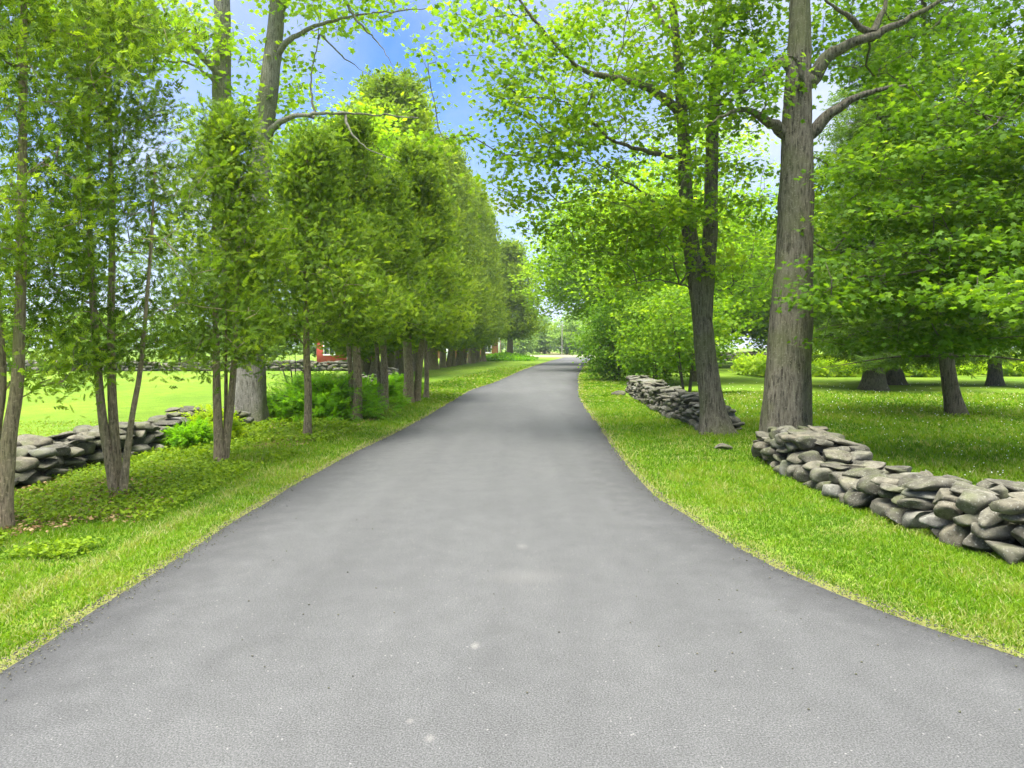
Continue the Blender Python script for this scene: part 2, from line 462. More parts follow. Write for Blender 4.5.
tag(link('gravel_yard', mesh_np('gravel_yard', V, F), plain_mat('pale_gravel', (.17, .165, .10), .95, .15, 2)), 'pale gravel yard where the driveway ends', None, None, 'structure')

# ------------------------------------------------------------------ leaves
def fan_tris(outline, center):
    V = [center] + outline
    k = len(outline)
    return np.array(V, dtype=float), np.array([[0, 1 + a, 1 + (a + 1) % k] for a in range(k)])
_o = [(0, 0), (.06, -.40), (.28, -.25), (.55, -.52), (.62, -.20), (1, 0), (.62, .20), (.55, .52), (.28, .25), (.06, .40)]
V, F = fan_tris([(x, y, 0) for x, y in _o], (.34, 0, 0))
V[:, 2] = -.22 * np.abs(V[:, 1]) - .18 * V[:, 0] ** 2 + .06
LEAF_MAPLE = (V, F)
V = np.array([(0, 0, 0), (.38, -.45, -.08), (1, 0, -.14), (.38, .45, -.08)], dtype=float)
LEAF_SIMPLE = (V, np.array([[0, 1, 2], [0, 2, 3]]))
def spray_template(n=5, width=.10, ang=.7, ln=.46):
    V, F = [], []
    def blade(x, y, a, l, w, z):
        d = np.array([math.cos(a), math.sin(a), 0]); s = np.array([-d[1], d[0], 0])
        p = np.array([x, y, z]); b = len(V)
        V.extend([p - s * w * .4, p + s * w * .4, p + d * l * .55 + s * w * .6, p + d * l + [0, 0, -.05], p + d * l * .55 - s * w * .6])
        F.extend([[b, b + 4, b + 1], [b + 1, b + 4, b + 2], [b + 2, b + 4, b + 3]])
    blade(.45, 0, 0, .6, width, .02)
    for k in range(n):
        t = .05 + .75 * k / max(1, n - 1)
        sgn = 1 if k % 2 else -1
        blade(t, 0, sgn * ang * (1 - .25 * t), ln * (1 - .35 * t), width, -.06 * t)
    return np.array(V, dtype=float), np.array(F)
SPRAY = spray_template(6, .11, .72, .48)
SPRAY_FAR = spray_template(3, .26, .75, .6)
NEEDLE = spray_template(7, .07, .95, .34)

def scatter(tpl, P, D, Nn, size, tint):
    """place a template at P with tip direction D and face normal Nn"""
    TV, TF = tpl
    Nn = norm(Nn); D = norm(D - (D * Nn).sum(1, keepdims=True) * Nn)
    B = np.cross(Nn, D)
    n, k = len(P), len(TV)
    size = np.broadcast_to(size, (n,))
    V = P[:, None] + size[:, None, None] * (TV[None, :, 0, None] * D[:, None] + TV[None, :, 1, None] * B[:, None] + TV[None, :, 2, None] * Nn[:, None])
    F = TF[None] + (np.arange(n) * k)[:, None, None]
    return V.reshape(-1, 3), F.reshape(-1, 3), np.repeat(tint, k)

# ------------------------------------------------------------------ branching
class Skeleton:
    def __init__(self):
        self.P, self.par, self.L, self.R0 = [], [], [], []
    def add_path(self, pts, radii, parent=-1):
        ids = []
        for p, r in zip(pts, radii):
            p = np.asarray(p, dtype=float)
            l = 0 if parent < 0 else self.L[parent] + np.linalg.norm(p - self.P[parent])
            self.P.append(p); self.par.append(parent); self.L.append(l); self.R0.append(r)
            parent = len(self.P) - 1; ids.append(parent)
        return ids
    def nearest(self, p):
        return int(np.argmin(np.linalg.norm(np.array(self.P) - p, axis=1)))
    def grow(self, targets, rng, seg=.3, k=.25, minz=None, droop=0.0):
        n0 = len(self.P)
        cap = n0 + int(len(targets) * 12) + 100
        P = np.zeros((cap, 3)); L = np.zeros(cap); ok = np.ones(cap, bool)
        P[:n0] = self.P; L[:n0] = self.L
        if minz is not None: ok[:n0] = P[:n0, 2] > minz
        n = n0
        d0 = np.array([np.linalg.norm(P[:n0] - t, axis=1).min() for t in targets])
        for ti in np.argsort(d0):
            t = targets[ti]
            dv = P[:n] - t
            d = np.linalg.norm(dv, axis=1)
            cost = d + k * L[:n] + np.where(ok[:n], 0, 1e6) + .35 * np.maximum(0, dv[:, 2])
            j = int(np.argmin(cost)); dd = d[j]
            if dd < .03: continue
            m = max(1, min(10, int(math.ceil(dd / seg))))
            pj = self.par[j] if j < len(self.par) else -1
            dirp = norm(P[j] - P[pj]) if pj >= 0 else norm(t - P[j])
            if j < n0: dirp = norm(norm(t - P[j]) + [0, 0, .35])
            ctrl = P[j] + dirp * dd * .4 + rng.normal(0, .05, 3) * dd + np.array([0, 0, droop * dd])
            par = j
            for a in range(1, m + 1):
                s = a / m
                p = (1 - s) ** 2 * P[j] + 2 * s * (1 - s) * ctrl + s * s * t
                if a < m: p = p + rng.normal(0, .02, 3)
                if n >= cap: break
                P[n] = p; L[n] = L[par] + np.linalg.norm(p - P[par])
                self.P.append(p); self.par.append(par); self.L.append(L[n]); self.R0.append(None)
                par = n; n += 1
        self.n0 = n0
        return self
    def emit(self, tip=.005, e=2.3, maxr=.2):
        """tubes for all grown nodes -> Bag"""
        N_ = len(self.P); n0 = self.n0
        par = np.array(self.par)
        acc = np.zeros(N_); best = np.full(N_, -1); bestr = np.zeros(N_)
        rad = np.zeros(N_)
        for v in range(N_ - 1, n0 - 1, -1):
            rad[v] = max(tip, acc[v] ** (1 / e)) if acc[v] > 0 else tip
            rad[v] = min(maxr, rad[v])
            p = par[v]
            acc[p] += rad[v] ** e
            if rad[v] > bestr[p]: bestr[p] = rad[v]; best[p] = v
        bag = Bag()
        P = np.array(self.P)
        for v in range(n0, N_):
            p = par[v]
            if p >= n0 and best[p] == v: continue       # continues a chain
            chain = [p, v]; c = v
            while best[c] >= 0: c = best[c]; chain.append(c)
            r = rad[chain].copy(); r[0] = r[1]
            if len(chain) < 2: continue
            V, F = tube(P[chain], r, 7 if r[0] > .03 else (5 if r[0] > .012 else 4))
            bag.add(V, F)
        return bag

def in_ellipsoids(ells, rng, gap=.0, gscale=.9, shell=0.0):
    """sample points; ells = (center, radii, count)"""
    out = []
    for c, r, cnt in ells:
        c = np.array(c, float); r = np.array(r, float)
        got = 0
        while got < cnt:
            q = rng.uniform(-1, 1, (cnt * 4, 3))
            d = np.linalg.norm(q, axis=1)
            keep = (d < 1) & (d > shell * rng.random(len(q)))
            q = q[keep] * r + c
            if gap: q = q[vnoise(q * gscale + c[0]) > gap]
            q = q[:cnt - got]; got += len(q); out.append(q)
            if len(q) == 0: break
    return np.vstack(out)

def leaf_cloud(tpl, targets, per, spread, size, rng, flat=.35, tilt=.55, center=None, bias=0.0, tipdown=.25):
    n = len(targets) * per
    off = rng.normal(0, 1, (n, 3)) * np.array([spread, spread, spread * flat])
    P = np.repeat(targets, per, 0) + off
    Nn = np.array([0, 0, 1.0]) + rng.normal(0, tilt, (n, 3))
    D = norm(off * [1, 1, .3] + rng.normal(0, spread * .6, (n, 3))) + [0, 0, -tipdown]
    cl = np.repeat(rng.normal(0, .16, len(targets)), per)
    t = np.clip(.48 + bias + cl + rng.normal(0, .2, n), 0, 1)
    s = size * rng.uniform(.65, 1.2, n)
    return scatter(tpl, P, D, Nn, s, t)

def trunk_mesh(path, sides=20, bumpy=.02, fl=None, step=.09, seed=0):
    """path (n,4): x,y,z,r"""
    q = smooth_path(path, step)
    return tube(q[:, :3], np.maximum(q[:, 3], .004), sides, bumpy, fl, seed)

def broadleaf(name, label, cat, base, stems, limbs, ells, leafmat, barkmat, per=26, spread=.3, size=.13, tpl=LEAF_MAPLE,
              seed=1, group=None, gap=.0, minz=1.8, fl=(.35, .35, 5), bumpy=.03, k=.2, flat=.35, tip=.005, sides=20, gscale=.9, bias=0, step=.09, extra=None):
    """stems / limbs: lists of (x,y,z,r) paths in world space; built relative to the base"""
    rng = np.random.default_rng(seed)
    base = np.array(base, float)
    root = empty(name, base, label, cat, group)
    sk = Skeleton()
    for a, st in enumerate(stems):
        st = np.array(st, float); st[:, :3] -= base
        V, F = trunk_mesh(st, sides, bumpy, fl if a == 0 or st[0, 2] < .3 else None, step, seed + a)
        b = Bag(); b.add(V, F)
        link('trunk' if len(stems) == 1 or a == 0 else 'stem', b.mesh('trunk'), barkmat, root)
        q = smooth_path(st, .35)
        sk.add_path(q[:, :3], q[:, 3], -1 if not sk.P else sk.nearest(q[0, :3]))
    for lb in limbs:
        lb = np.array(lb, float); lb[:, :3] -= base
        A_ = np.array(sk.P); j_ = int(np.argmin(np.linalg.norm(A_ - (lb[0, :3] - [0, 0, .12]), axis=1)))
        if .03 < np.linalg.norm(A_[j_] - lb[0, :3]) < .6:
            lb = np.vstack([[*(A_[j_] * .8 + lb[0, :3] * .2), lb[0, 3] * 1.15], lb])
        lb[:, 3] *= np.linspace(1, .45, len(lb))
        q = smooth_path(lb, .12)
        q[1:-1, :3] += rng.normal(0, .012, (len(q) - 2, 3))
        V, F = tube(q[:, :3], np.maximum(q[:, 3], .006), 10, .012, None, seed)
        b = Bag(); b.add(V, F)
        link('limb', b.mesh('limb'), barkmat, root)
        q = smooth_path(lb, .3)
        sk.add_path(q[:, :3], q[:, 3], sk.nearest(q[0, :3]))
    T = in_ellipsoids([(np.array(c) - base, r, n) for c, r, n in ells], rng, gap, gscale)
    if extra is not None: T = np.vstack([T, np.array(extra) - base])
    sk.grow(T, rng, .3, k, minz)
    bag = sk.emit(tip)
    link('branches', bag.mesh('branches'), barkmat, root)
    V, F, t = leaf_cloud(tpl, T, per, spread, size, rng, flat, bias=bias)
    link('crown', mesh_np('crown', V, F, t), leafmat, root)
    return root

# ------------------------------------------------------------------ cedars
def cedar(label, base, stems, zc0, zc1, rad, nt, per, size, seed, tpl=SPRAY, leafmat=None, group='young cedars lining the left verge', name='cedar_tree', cone=.55, sparse=0.0, spread=.17):
    rng = np.random.default_rng(seed)
    base = np.array(base, float)
    root = empty(name, base, label, 'cedar tree', group)
    sk = Skeleton()
    tops = []
    for a, st in enumerate(stems):
        st = np.array(st, float); st[:, :3] -= base
        V, F = trunk_mesh(st, 12, .014, (.35, .16, 4), .08, seed + a)
        b = Bag(); b.add(V, F)
        link('trunk' if len(stems) == 1 else 'stem', b.mesh('trunk'), M['bark_cedar'], root)
        q = smooth_path(st, .25)
        sk.add_path(q[:, :3], q[:, 3], -1)
        tops.append(q)
    z = zc0 + (zc1 - zc0) * rng.random(nt * 3) ** 1.15
    u = (z - zc0) / (zc1 - zc0)
    prof = rad * np.minimum(1, (u + .05) / .16) ** .6 * ((1 - cone) + cone * np.clip(1 - u, 0, 1) ** .8) * (.72 + .56 * vnoise(np.c_[z * 2.2, z * 0 + seed, z * 0]))
    th = rng.uniform(0, 2 * PI, nt * 3)
    rr = prof * np.sqrt(rng.random(nt * 3)) * (1 + .45 * (vnoise(np.c_[np.cos(th) * 1.6, np.sin(th) * 1.6 + z * 1.7, th * 0 + seed]) - .5) * 2)
    # centred on the stem nearest that height
    ax = np.array([[np.interp(zz, q[:, 2], q[:, 0]), np.interp(zz, q[:, 2], q[:, 1])] for zz, q in zip(z, [tops[int(a)] for a in rng.integers(0, len(tops), nt * 3)])])
    T = np.c_[ax[:, 0] + rr * np.cos(th), ax[:, 1] + rr * np.sin(th), z]
    if sparse: T = T[vnoise(T * 1.5 + seed) > sparse]
    T = T[:nt]
    sk.grow(T, rng, .2, .12, zc0 - .45 if True else None, droop=.1)
    link('branches', sk.emit(.0035, 2.4, .03).mesh('branches'), M['bark_cedar'], root)
    n = len(T) * per
    off = rng.normal(0, 1, (n, 3)) * [spread, spread, spread * .75]
    P = np.repeat(T, per, 0) + off
    out = norm(np.c_[P[:, 0], P[:, 1], P[:, 0] * 0] + 1e-6)
    D = out * .65 + rng.normal(0, .45, (n, 3)) + [0, 0, .5]
    Nn = rng.normal(0, 1, (n, 3)) + [0, 0, .5]
    t = np.clip(.5 + np.repeat(rng.normal(0, .2, len(T)), per) + rng.normal(0, .24, n), 0, 1)
    V, F, tt = scatter(tpl, P, D, Nn, size * rng.uniform(.6, 1.25, n), t)
    link('crown', mesh_np('crown', V, F, tt), leafmat or M['cedar'], root)
    return root

def st(pts, Y, r0, r1):
    """stem path from picture points at depth Y (or a list of depths)"""
    n = len(pts)
    return [(*pix(px, py, Y if np.isscalar(Y) else Y[i]), r0 + (r1 - r0) * i / (n - 1)) for i, (px, py) in enumerate(pts)]

b = at(6, 530); Y = b[1]
cedar('slender two stemmed young cedar cut by the left edge of the picture', b,
      [st([(2, 532), (9, 440), (18, 370), (22, 200), (24, 0), (26, -90)], Y, .075, .015),
       st([(-2, 531), (-4, 440), (2, 370), (-10, 200), (-20, 60)], Y + .06, .05, .012)], 1.3, 5.6, .95, 430, 28, .09, 11, sparse=.42, cone=.55, spread=.14)
b = at(118, 499); Y = b[1]
cedar('young cedar whose three thin stems fan out in front of the near left stone wall', b,
      [st([(118, 502), (104, 430), (97, 360), (90, 240), (88, 90), (86, 0)], Y, .055, .012),
       st([(119, 502), (114, 430), (111, 360), (112, 250), (110, 110), (108, -10)], Y + .05, .06, .012),
       st([(122, 501), (130, 430), (141, 362), (150, 260), (155, 170)], Y - .04, .04, .010)], 1.4, 5.5, 1.0, 470, 27, .09, 12, sparse=.37, cone=.6, spread=.14)
b = at(222, 466); Y = b[1]
cedar('young cedar with close twin stems standing left of the big grey trunk', b,
      [st([(220, 468), (217, 400), (216, 340), (214, 240), (213, 180)], Y, .07, .012),
       st([(223, 468), (231, 400), (235, 340), (238, 250), (240, 170)], Y + .06, .06, .012),
       st([(225, 467), (226, 400), (226, 350), (226, 240)], Y + .12, .035, .010)], 1.45, 4.9, 1.0, 460, 27, .10, 13, sparse=.28, cone=1.0, spread=.15)
specs = [((307, 440), 5.3, .075, 1.05, 1.65, 'young single stemmed cedar rising in front of the spreading juniper'),
         ((357, 422), 5.6, .11, 1.15, 1.7, 'young cedar with a straight brown trunk at the right tip of the juniper'),
         ((384, 412), 5.9, .11, 1.2, 1.75, 'young forked cedar just beyond the juniper, short grass on its road side'),
         ((408, 403), 6.6, .17, 1.25, 1.8, 'young cedar with the stoutest pale trunk of the verge row'),
         ((426, 399), 6.3, .085, 1.15, 1.8, 'thin leaning young cedar standing last and nearest the driveway in the verge row')]
for k_, ((px, py), h, r, cr, z0, lab) in enumerate(specs):
    b = at(px, py); Y = b[1]
    x, y = b[0], b[1]
    stems = [[(x, y, -.05, r), (x + .02, y, .8, r * .85), (x - .03, y + .05, 2, r * .7), (x, y, h - .3, .015)]]
    if k_ in (1, 2):
        stems.append([(x - .08, y + .1, -.05, r * .6), (x - .16, y + .1, 1., r * .5), (x - .3, y + .15, 3, r * .4), (x - .3, y + .1, h - 1, .012)])
    if k_ == 3:
        stems.append([(x + .2, y + .2, -.05, r * .7), (x + .3, y + .2, 1., r * .6), (x + .5, y + .25, 3, r * .4), (x + .5, y + .2, h - 1.2, .012)])
    cedar(lab, b, stems, z0 + .13, h + .7 + .3 * (k_ % 2), cr * 1.35, 560, 34, .115 + .010 * k_, 20 + k_, SPRAY, cone=.97, spread=.15, sparse=.33)

# mature cedars: a handful of shapes, copied along the bend
row = smooth_path(np.array([(-7.7, 35.5, 0), (-7.2, 41, 0), (-6.2, 49, 0), (-3.3, 77, 0)]), 2.3)
protos = []
for v in range(4):
    h = 14.0; r = .26
    sts = [[(0, 0, -.05, r), (.05, 0, 1.2, r * .8), (.0, .05, 4, r * .6), (0, 0, h - .5, .03)]]
    if v % 2: sts.append([(.35, .2, -.05, r * .7), (.55, .25, 1.5, r * .55), (.8, .3, 5, r * .4), (.7, .2, h - 4, .02)])
    protos.append(cedar('tall dense cedar in the long row left of the driveway bend', (0, 0, 0), sts, 1.65, h, 2.05, 1100, 18, .26, 40 + v,
                        SPRAY_FAR, M['tall_cedar'], 'tall cedars in the long row left of the bend', 'tall_cedar_tree', cone=.72, spread=.32))
used = set()
rr = random.Random(3)
for k_, p in enumerate(row):
    v = k_ % 4
    o = protos[v] if v not in used else copy_tree(protos[v])
    used.add(v)
    x, y = p[0] + rr.uniform(-.4, .4), p[1] + rr.uniform(-.4, .4)
    o.location = (x, y, g1(x, y)); o.rotation_euler = (0, 0, rr.uniform(0, 6.28))
    s = rr.uniform(.93, 1.07) * (.82, 1.06, 1.2, 1.22, 1.2, 1.2, 1.2)[min(k_, 6)]
    o.scale = (rr.uniform(1.0, 1.15) * (1.3 if k_ in (1, 2, 3) else 1),) * 2 + (s,)
    if k_ == 0: o['label'] = 'shorter cedar at the near end of the long tall row, behind the slab wall'
    else: o['label'] = 'tall dense cedar in the long row left of the driveway bend'
e = cedar('rounded cedar at the far end of the long row, beside the planted rise', (0, 0, 0), [[(0, 0, -.05, .4), (.05, 0, 1.6, .3), (0, 0, 5, .2), (0, 0, 11.0, .04)]], 2.2, 12.2, 3.3, 900, 16, .36, 47,
          SPRAY_FAR, M['tall_cedar'], None, 'tall_cedar_tree', cone=.75, spread=.4)
e.location = (-.3, 84, g1(-.3, 84)); e.scale = (1.18, 1.18, 1.12)
# ------------------------------------------------------------------ big left maple
b = at(248, 424)
Y = b[1]
def lim(pts, Y0, Y1, r0, r1):
    n = len(pts)
    return [(*pix(px, py, Y0 + (Y1 - Y0) * i / (n - 1)), r0 + (r1 - r0) * i / (n - 1)) for i, (px, py) in enumerate(pts)]
stems = [[(*b[:2], -.08, .33)] + lim([(248, 360), (247, 300), (253, 230), (260, 160), (270, 80), (278, 0), (290, -140), (296, -300)], Y, Y, .33, .09),
         lim([(245, 330), (234, 270), (225, 200), (222, 100), (222, 0), (216, -130), (205, -260)], Y, Y + .2, .32, .08)]
limbs = [lim([(265, 140), (280, 122), (305, 115), (350, 113), (418, 118)], Y, Y - 1.2, .10, .02),
         lim([(274, 60), (290, 40), (320, 25), (360, 15), (432, 8)], Y, Y - .8, .09, .02),
         lim([(345, 115), (352, 135), (370, 150), (400, 162)], Y - .6, Y - 1.4, .035, .01),
         lim([(330, -30), (355, 18), (380, 45), (400, 76)], Y - .5, Y - 1.0, .04, .01),
         lim([(315, 115), (311, 80), (318, 40), (322, -20)], Y - .3, Y - .2, .03, .01),
         lim([(320, 35), (350, 62), (382, 82)], Y - .2, Y - .4, .025, .008),
         lim([(222, 80), (190, 45), (150, 28), (90, 36)], Y, Y - 1.5, .10, .02),
         lim([(224, 100), (200, 68), (165, 62), (128, 72)], Y, Y - .8, .05, .012),
         lim([(190, 45), (165, 10), (140, -40)], Y - .4, Y - .4, .06, .02),
         lim([(292, -150), (330, -190), (390, -230)], Y, Y, .08, .02), lim([(215, -130), (160, -190), (90, -230)], Y, Y, .08, .02)]
ells = [(pix(150, 25, Y - 1), (1.9, 1.4, .9), 75), (pix(330, -20, Y - .5), (1.6, 1.2, 1.0), 50), (pix(275, 110, Y + .8), (1.2, 1.2, 1.5), 40),
        (pix(250, -180, Y), (4.2, 3.5, 2.6), 200), (pix(60, 20, Y - 1), (1.4, 1.0, .7), 22)]
broadleaf('maple_tree', 'tall old maple with two pale trunks parting high behind the young cedars on the left', 'maple tree', b, stems, limbs, ells,
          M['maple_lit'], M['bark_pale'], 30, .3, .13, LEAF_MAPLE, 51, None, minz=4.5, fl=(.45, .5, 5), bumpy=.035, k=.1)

# ------------------------------------------------------------------ right double trunk
b = at(716, 436); Y = b[1]
stems = [[(*b[:2], -.08, .27)] + lim([(712, 405), (706, 360), (702, 320), (694, 262), (687, 210), (684, 150), (680, 80), (672, 0), (660, -120), (650, -220)], Y, Y, .215, .03),
         lim([(702, 350), (706, 285), (710, 230), (712, 150), (716, 70), (722, -10), (735, -130), (745, -240)], Y, Y + .3, .165, .04)]
limbs = [lim([(684, 118), (650, 88), (615, 78), (583, 70), (552, 40), (520, 0), (495, -50)], Y, Y - 1.5, .10, .025),
         lim([(690, 225), (672, 215), (640, 190), (605, 168), (560, 130)], Y, Y - 1.2, .05, .012),
         lim([(684, 160), (650, 152), (612, 140), (585, 115), (556, 100), (500, 97)], Y, Y - 2.0, .055, .012),
         lim([(693, 260), (680, 285), (672, 255), (655, 230), (640, 212)], Y, Y - 1.0, .03, .008),
         lim([(696, 290), (660, 280), (625, 285)], Y, Y - 1.0, .025, .008),
         lim([(714, 110), (735, 85), (760, 60)], Y, Y + 1, .06, .02), lim([(676, 40), (650, 0), (630, -60)], Y, Y + 1, .07, .02)]
ells = [(pix(610, 60, Y - .6), (2.4, 1.8, 1.7), 125), (pix(500, 60, Y - 1.4), (1.5, 1.2, 1.9), 50), (pix(600, 185, Y - .6), (2.0, 1.7, 1.3), 125),
        (pix(700, 60, Y + .5), (1.9, 1.8, 1.6), 70), (pix(660, 250, Y - .2), (1.5, 1.5, .8), 60), (pix(650, -130, Y), (3.0, 3.0, 2.0), 60), (pix(720, 220, Y + .9), (1.0, 1.0, 1.4), 26)]
broadleaf('maple_tree', 'forked maple with twin trunks standing at the near end of the far right stone wall', 'maple tree', b, stems, limbs, ells,
          M['maple'], M['bark_big'], 40, .24, .10, LEAF_MAPLE, 61, None, gap=.38, gscale=1.1, flat=.25, minz=2.6, fl=(.45, .3, 5), bumpy=.035, k=.12)

# ------------------------------------------------------------------ right big trunk
b = np.array([4.33, 10.9, 0]); Y = 10.9
stems = [[(*b[:2], -.08, .345)] + lim([(786, 400), (790, 330), (794, 250), (796, 180), (797, 120), (799, 60), (800, 0), (802, -90), (808, -200), (812, -330)], Y, Y, .34, .06)]
limbs = [lim([(812, 132), (832, 112), (858, 97), (885, 88), (918, 83)], Y, Y - .5, .13, .03),
         lim([(812, 80), (826, 58), (848, 45), (872, 36), (905, 20), (940, 0), (980, -40)], Y, Y - .6, .14, .04),
         lim([(872, 36), (880, 18), (886, 0), (895, -40)], Y - .2, Y, .08, .03),
         lim([(872, 36), (850, 18), (828, 2), (810, -20)], Y - .2, Y - .8, .06, .02),
         lim([(782, 132), (766, 120), (750, 111), (730, 112), (705, 128)], Y, Y - .8, .12, .025),
         lim([(782, 62), (762, 76), (742, 92), (722, 104), (700, 104)], Y, Y + .5, .09, .02),
         lim([(802, 78), (798, 62), (790, 56), (780, 58)], Y - .36, Y - .5, .05, .02),
         lim([(802, -100), (850, -170), (930, -220)], Y, Y, .12, .03), lim([(802, -120), (750, -190), (680, -230)], Y, Y, .12, .03)]
ells = [(pix(735, 95, Y - .2), (.8, 1.0, .6), 34), (pix(905, 40, Y + 1.2), (1.7, 1.2, 1.1), 85), (pix(860, -180, Y), (4.0, 3.5, 2.4), 200), (pix(690, -150, Y), (2.5, 2.5, 1.8), 70), ((8.6, 13.5, 11.2), (3.6, 3.5, 1.4), 150),  # last on this line: unseen crown clump added to shade the right lawn
        (pix(850, 200, Y + 1.5), (1.1, .8, 1.2), 50), (pix(740, 20, Y + 1), (.9, .9, .9), 30)]
broadleaf('ash_tree', 'broad straight grey trunk rising from the end of the near right stone wall', 'tree', b, stems, limbs, ells,
          M['maple'], M['bark_big'], 36, .25, .10, LEAF_MAPLE, 71, None, minz=3.2, fl=(.24, .6, 6), bumpy=.045, k=.12, sides=40, step=.05)

# maple just outside the frame on the right; its low branches reach in
b = np.array([7.9, 9.4, 0])
stems = [[(7.9, 9.4, -.05, .2), (7.85, 9.4, 1.5, .17), (7.7, 9.4, 3.5, .13), (7.6, 9.3, 6.5, .04)]]
limbs = [[(7.8, 9.4, 1.9, .06), (7.0, 9.0, 2.5, .045), (6.0, 8.8, 2.7, .03), (5.0, 9.0, 2.6, .02), (4.3, 9.2, 2.55, .010)],
         [(7.75, 9.4, 2.6, .06), (6.9, 9.6, 3.4, .04), (5.8, 9.8, 3.9, .025), (4.9, 9.6, 4.2, .012)],
         [(7.85, 9.4, 1.6, .05), (7.1, 8.4, 2.0, .035), (6.2, 7.6, 2.2, .02), (5.4, 7.3, 2.25, .01)],
         [(7.7, 9.4, 3.4, .05), (6.7, 9.0, 4.3, .03), (5.6, 8.6, 4.8, .012)]]
ells = [((6.3, 9.9, 1.75), (1.8, 1.2, .18), 52), ((5.7, 9.4, 2.3), (1.7, 1.2, .28), 66), ((5.9, 9.2, 2.85), (1.7, 1.4, .3), 70), ((6.2, 9.3, 3.45), (1.9, 1.5, .32), 76), ((6.4, 9.4, 4.05), (1.9, 1.6, .34), 72),
        ((6.8, 9.5, 4.7), (1.9, 1.7, .36), 66), ((7.2, 9.6, 5.4), (1.8, 1.7, .25), 50), ((7.3, 9.6, 6.1), (1.4, 1.5, .3), 30), ((5.6, 7.9, 2.3), (.65, .5, .2), 16), ((5.15, 6.6, 2.2), (.42, .4, .22), 12), ((8.6, 9.5, 3.2), (1.5, 1.6, 1.6), 50)]
broadleaf('maple_tree', 'low maple reaching in from the right edge with large light green leaves', 'maple tree', b, stems, limbs, ells,
          M['maple_near'], M['bark_dark'], 48, .23, .09, LEAF_MAPLE, 81, None, minz=1.2, bumpy=.02, k=.1, flat=.22, gap=.30, gscale=1.2, extra=[(4.0, 9.3, 2.5), (4.3, 9.2, 2.45), (4.6, 9.3, 2.5), (4.9, 9.1, 2.55), (4.25, 9.5, 2.75), (4.7, 9.5, 2.8), (4.45, 9.1, 2.2), (4.1, 9.0, 2.35), (5.0, 6.5, 1.95), (4.85, 6.4, 2.3), (4.9, 6.5, 2.15)])

# ------------------------------------------------------------------ spruces on the right lawn
def spruce(label, base, h, r, trunk_r, z0, seed, lean=(0, 0), group=None, name='spruce_tree', size=.3, droop=.35, dens=1.0):
    rng = np.random.default_rng(seed)
    root = empty(name, base, label, 'spruce tree', group)
    P = [(0, 0, -.05, trunk_r), (lean[0] * .3, lean[1] * .3, 1.5, trunk_r * .8), (lean[0] * .7, lean[1] * .7, h * .45, trunk_r * .5), (lean[0], lean[1], h, .02)]
    V, F = trunk_mesh(P, 18, .03, (.32, .3, 5), .1, seed)
    b = Bag(); b.add(V, F); link('trunk', b.mesh('trunk'), M['bark_dark'], root)
    Q = smooth_path(P, .2)
    bag = Bag(); PP, DD, NN = [], [], []
    z = z0
    while z < h - .3:
        u = (z - z0) / (h - z0)
        ln0 = r * (1 - u) ** .75 * min(1, .75 + u * 3)
        for a in range(int(rng.integers(4, 7) * dens) + 1):
            az = rng.uniform(0, 2 * PI); ln = ln0 * rng.uniform(.6, 1.15)
            c = np.array([np.interp(z, Q[:, 2], Q[:, 0]), np.interp(z, Q[:, 2], Q[:, 1]), z + rng.uniform(-.1, .1)])
            d = np.array([math.cos(az), math.sin(az), 0])
            s = np.linspace(0, 1, 8)[:, None]
            path = c + d * ln * s + np.array([0, 0, 1]) * ln * (.12 * s - droop * s * s + .12 * s ** 4)
            V, F = tube(path, np.linspace(max(.008, .022 * ln / 2), .004, 8), 4); bag.add(V, F)
            m = int(ln * 26 * dens)
            t = rng.uniform(.12, 1.0, m)
            lat = rng.normal(0, .20, m) * ln * .55 * np.sin(np.clip(t, .1, .95) * PI) ** .6
            side = np.array([-d[1], d[0], 0])
            p = np.stack([np.interp(t, s[:, 0], path[:, i_]) for i_ in range(3)], -1) + side * lat[:, None]
            p[:, 2] -= np.abs(lat) * .25 + rng.random(m) * .08
            PP.append(p); DD.append(d * .7 + side * np.sign(lat)[:, None] * .7 + rng.normal(0, .25, (m, 3)) + [0, 0, -.25]); NN.append(np.array([0, 0, 1]) + rng.normal(0, .4, (m, 3)))
        z += rng.uniform(.22, .42)
    link('branches', bag.mesh('branches'), M['bark_dark'], root)
    P = np.vstack(PP); n = len(P)
    V, F, t = scatter(NEEDLE, P, np.vstack(DD), np.vstack(NN), size * rng.uniform(.7, 1.3, n), np.clip(rng.normal(.45, .2, n), 0, 1))
    link('crown', mesh_np('crown', V, F, t), M['spruce'], root)
    return root
def gp(px, py):
    p = at(px, py); p[2] = g1(p[0], p[1]); return p
spruce('dark spruce with a thin leaning trunk, nearest of the spruces on the right lawn', gp(957, 416), 12.5, 3.6, .20, 1.45, 91, (-.9, 0), None, size=.34)
spruce('old spruce with a flared grey foot, left of its twin on the right lawn', gp(873, 391), 15, 4.0, .42, 1.5, 92, (.2, 0), None, size=.42)
spruce('old spruce half hidden behind the flared one on the right lawn', gp(894, 385), 16, 4.0, .42, 1.5, 93, (-.2, 0), None, size=.42)
spruce('far spruce by the tall ferns close to the right edge', gp(995, 386), 15, 4.2, .30, 1.45, 94, (0, 0), None, size=.42)

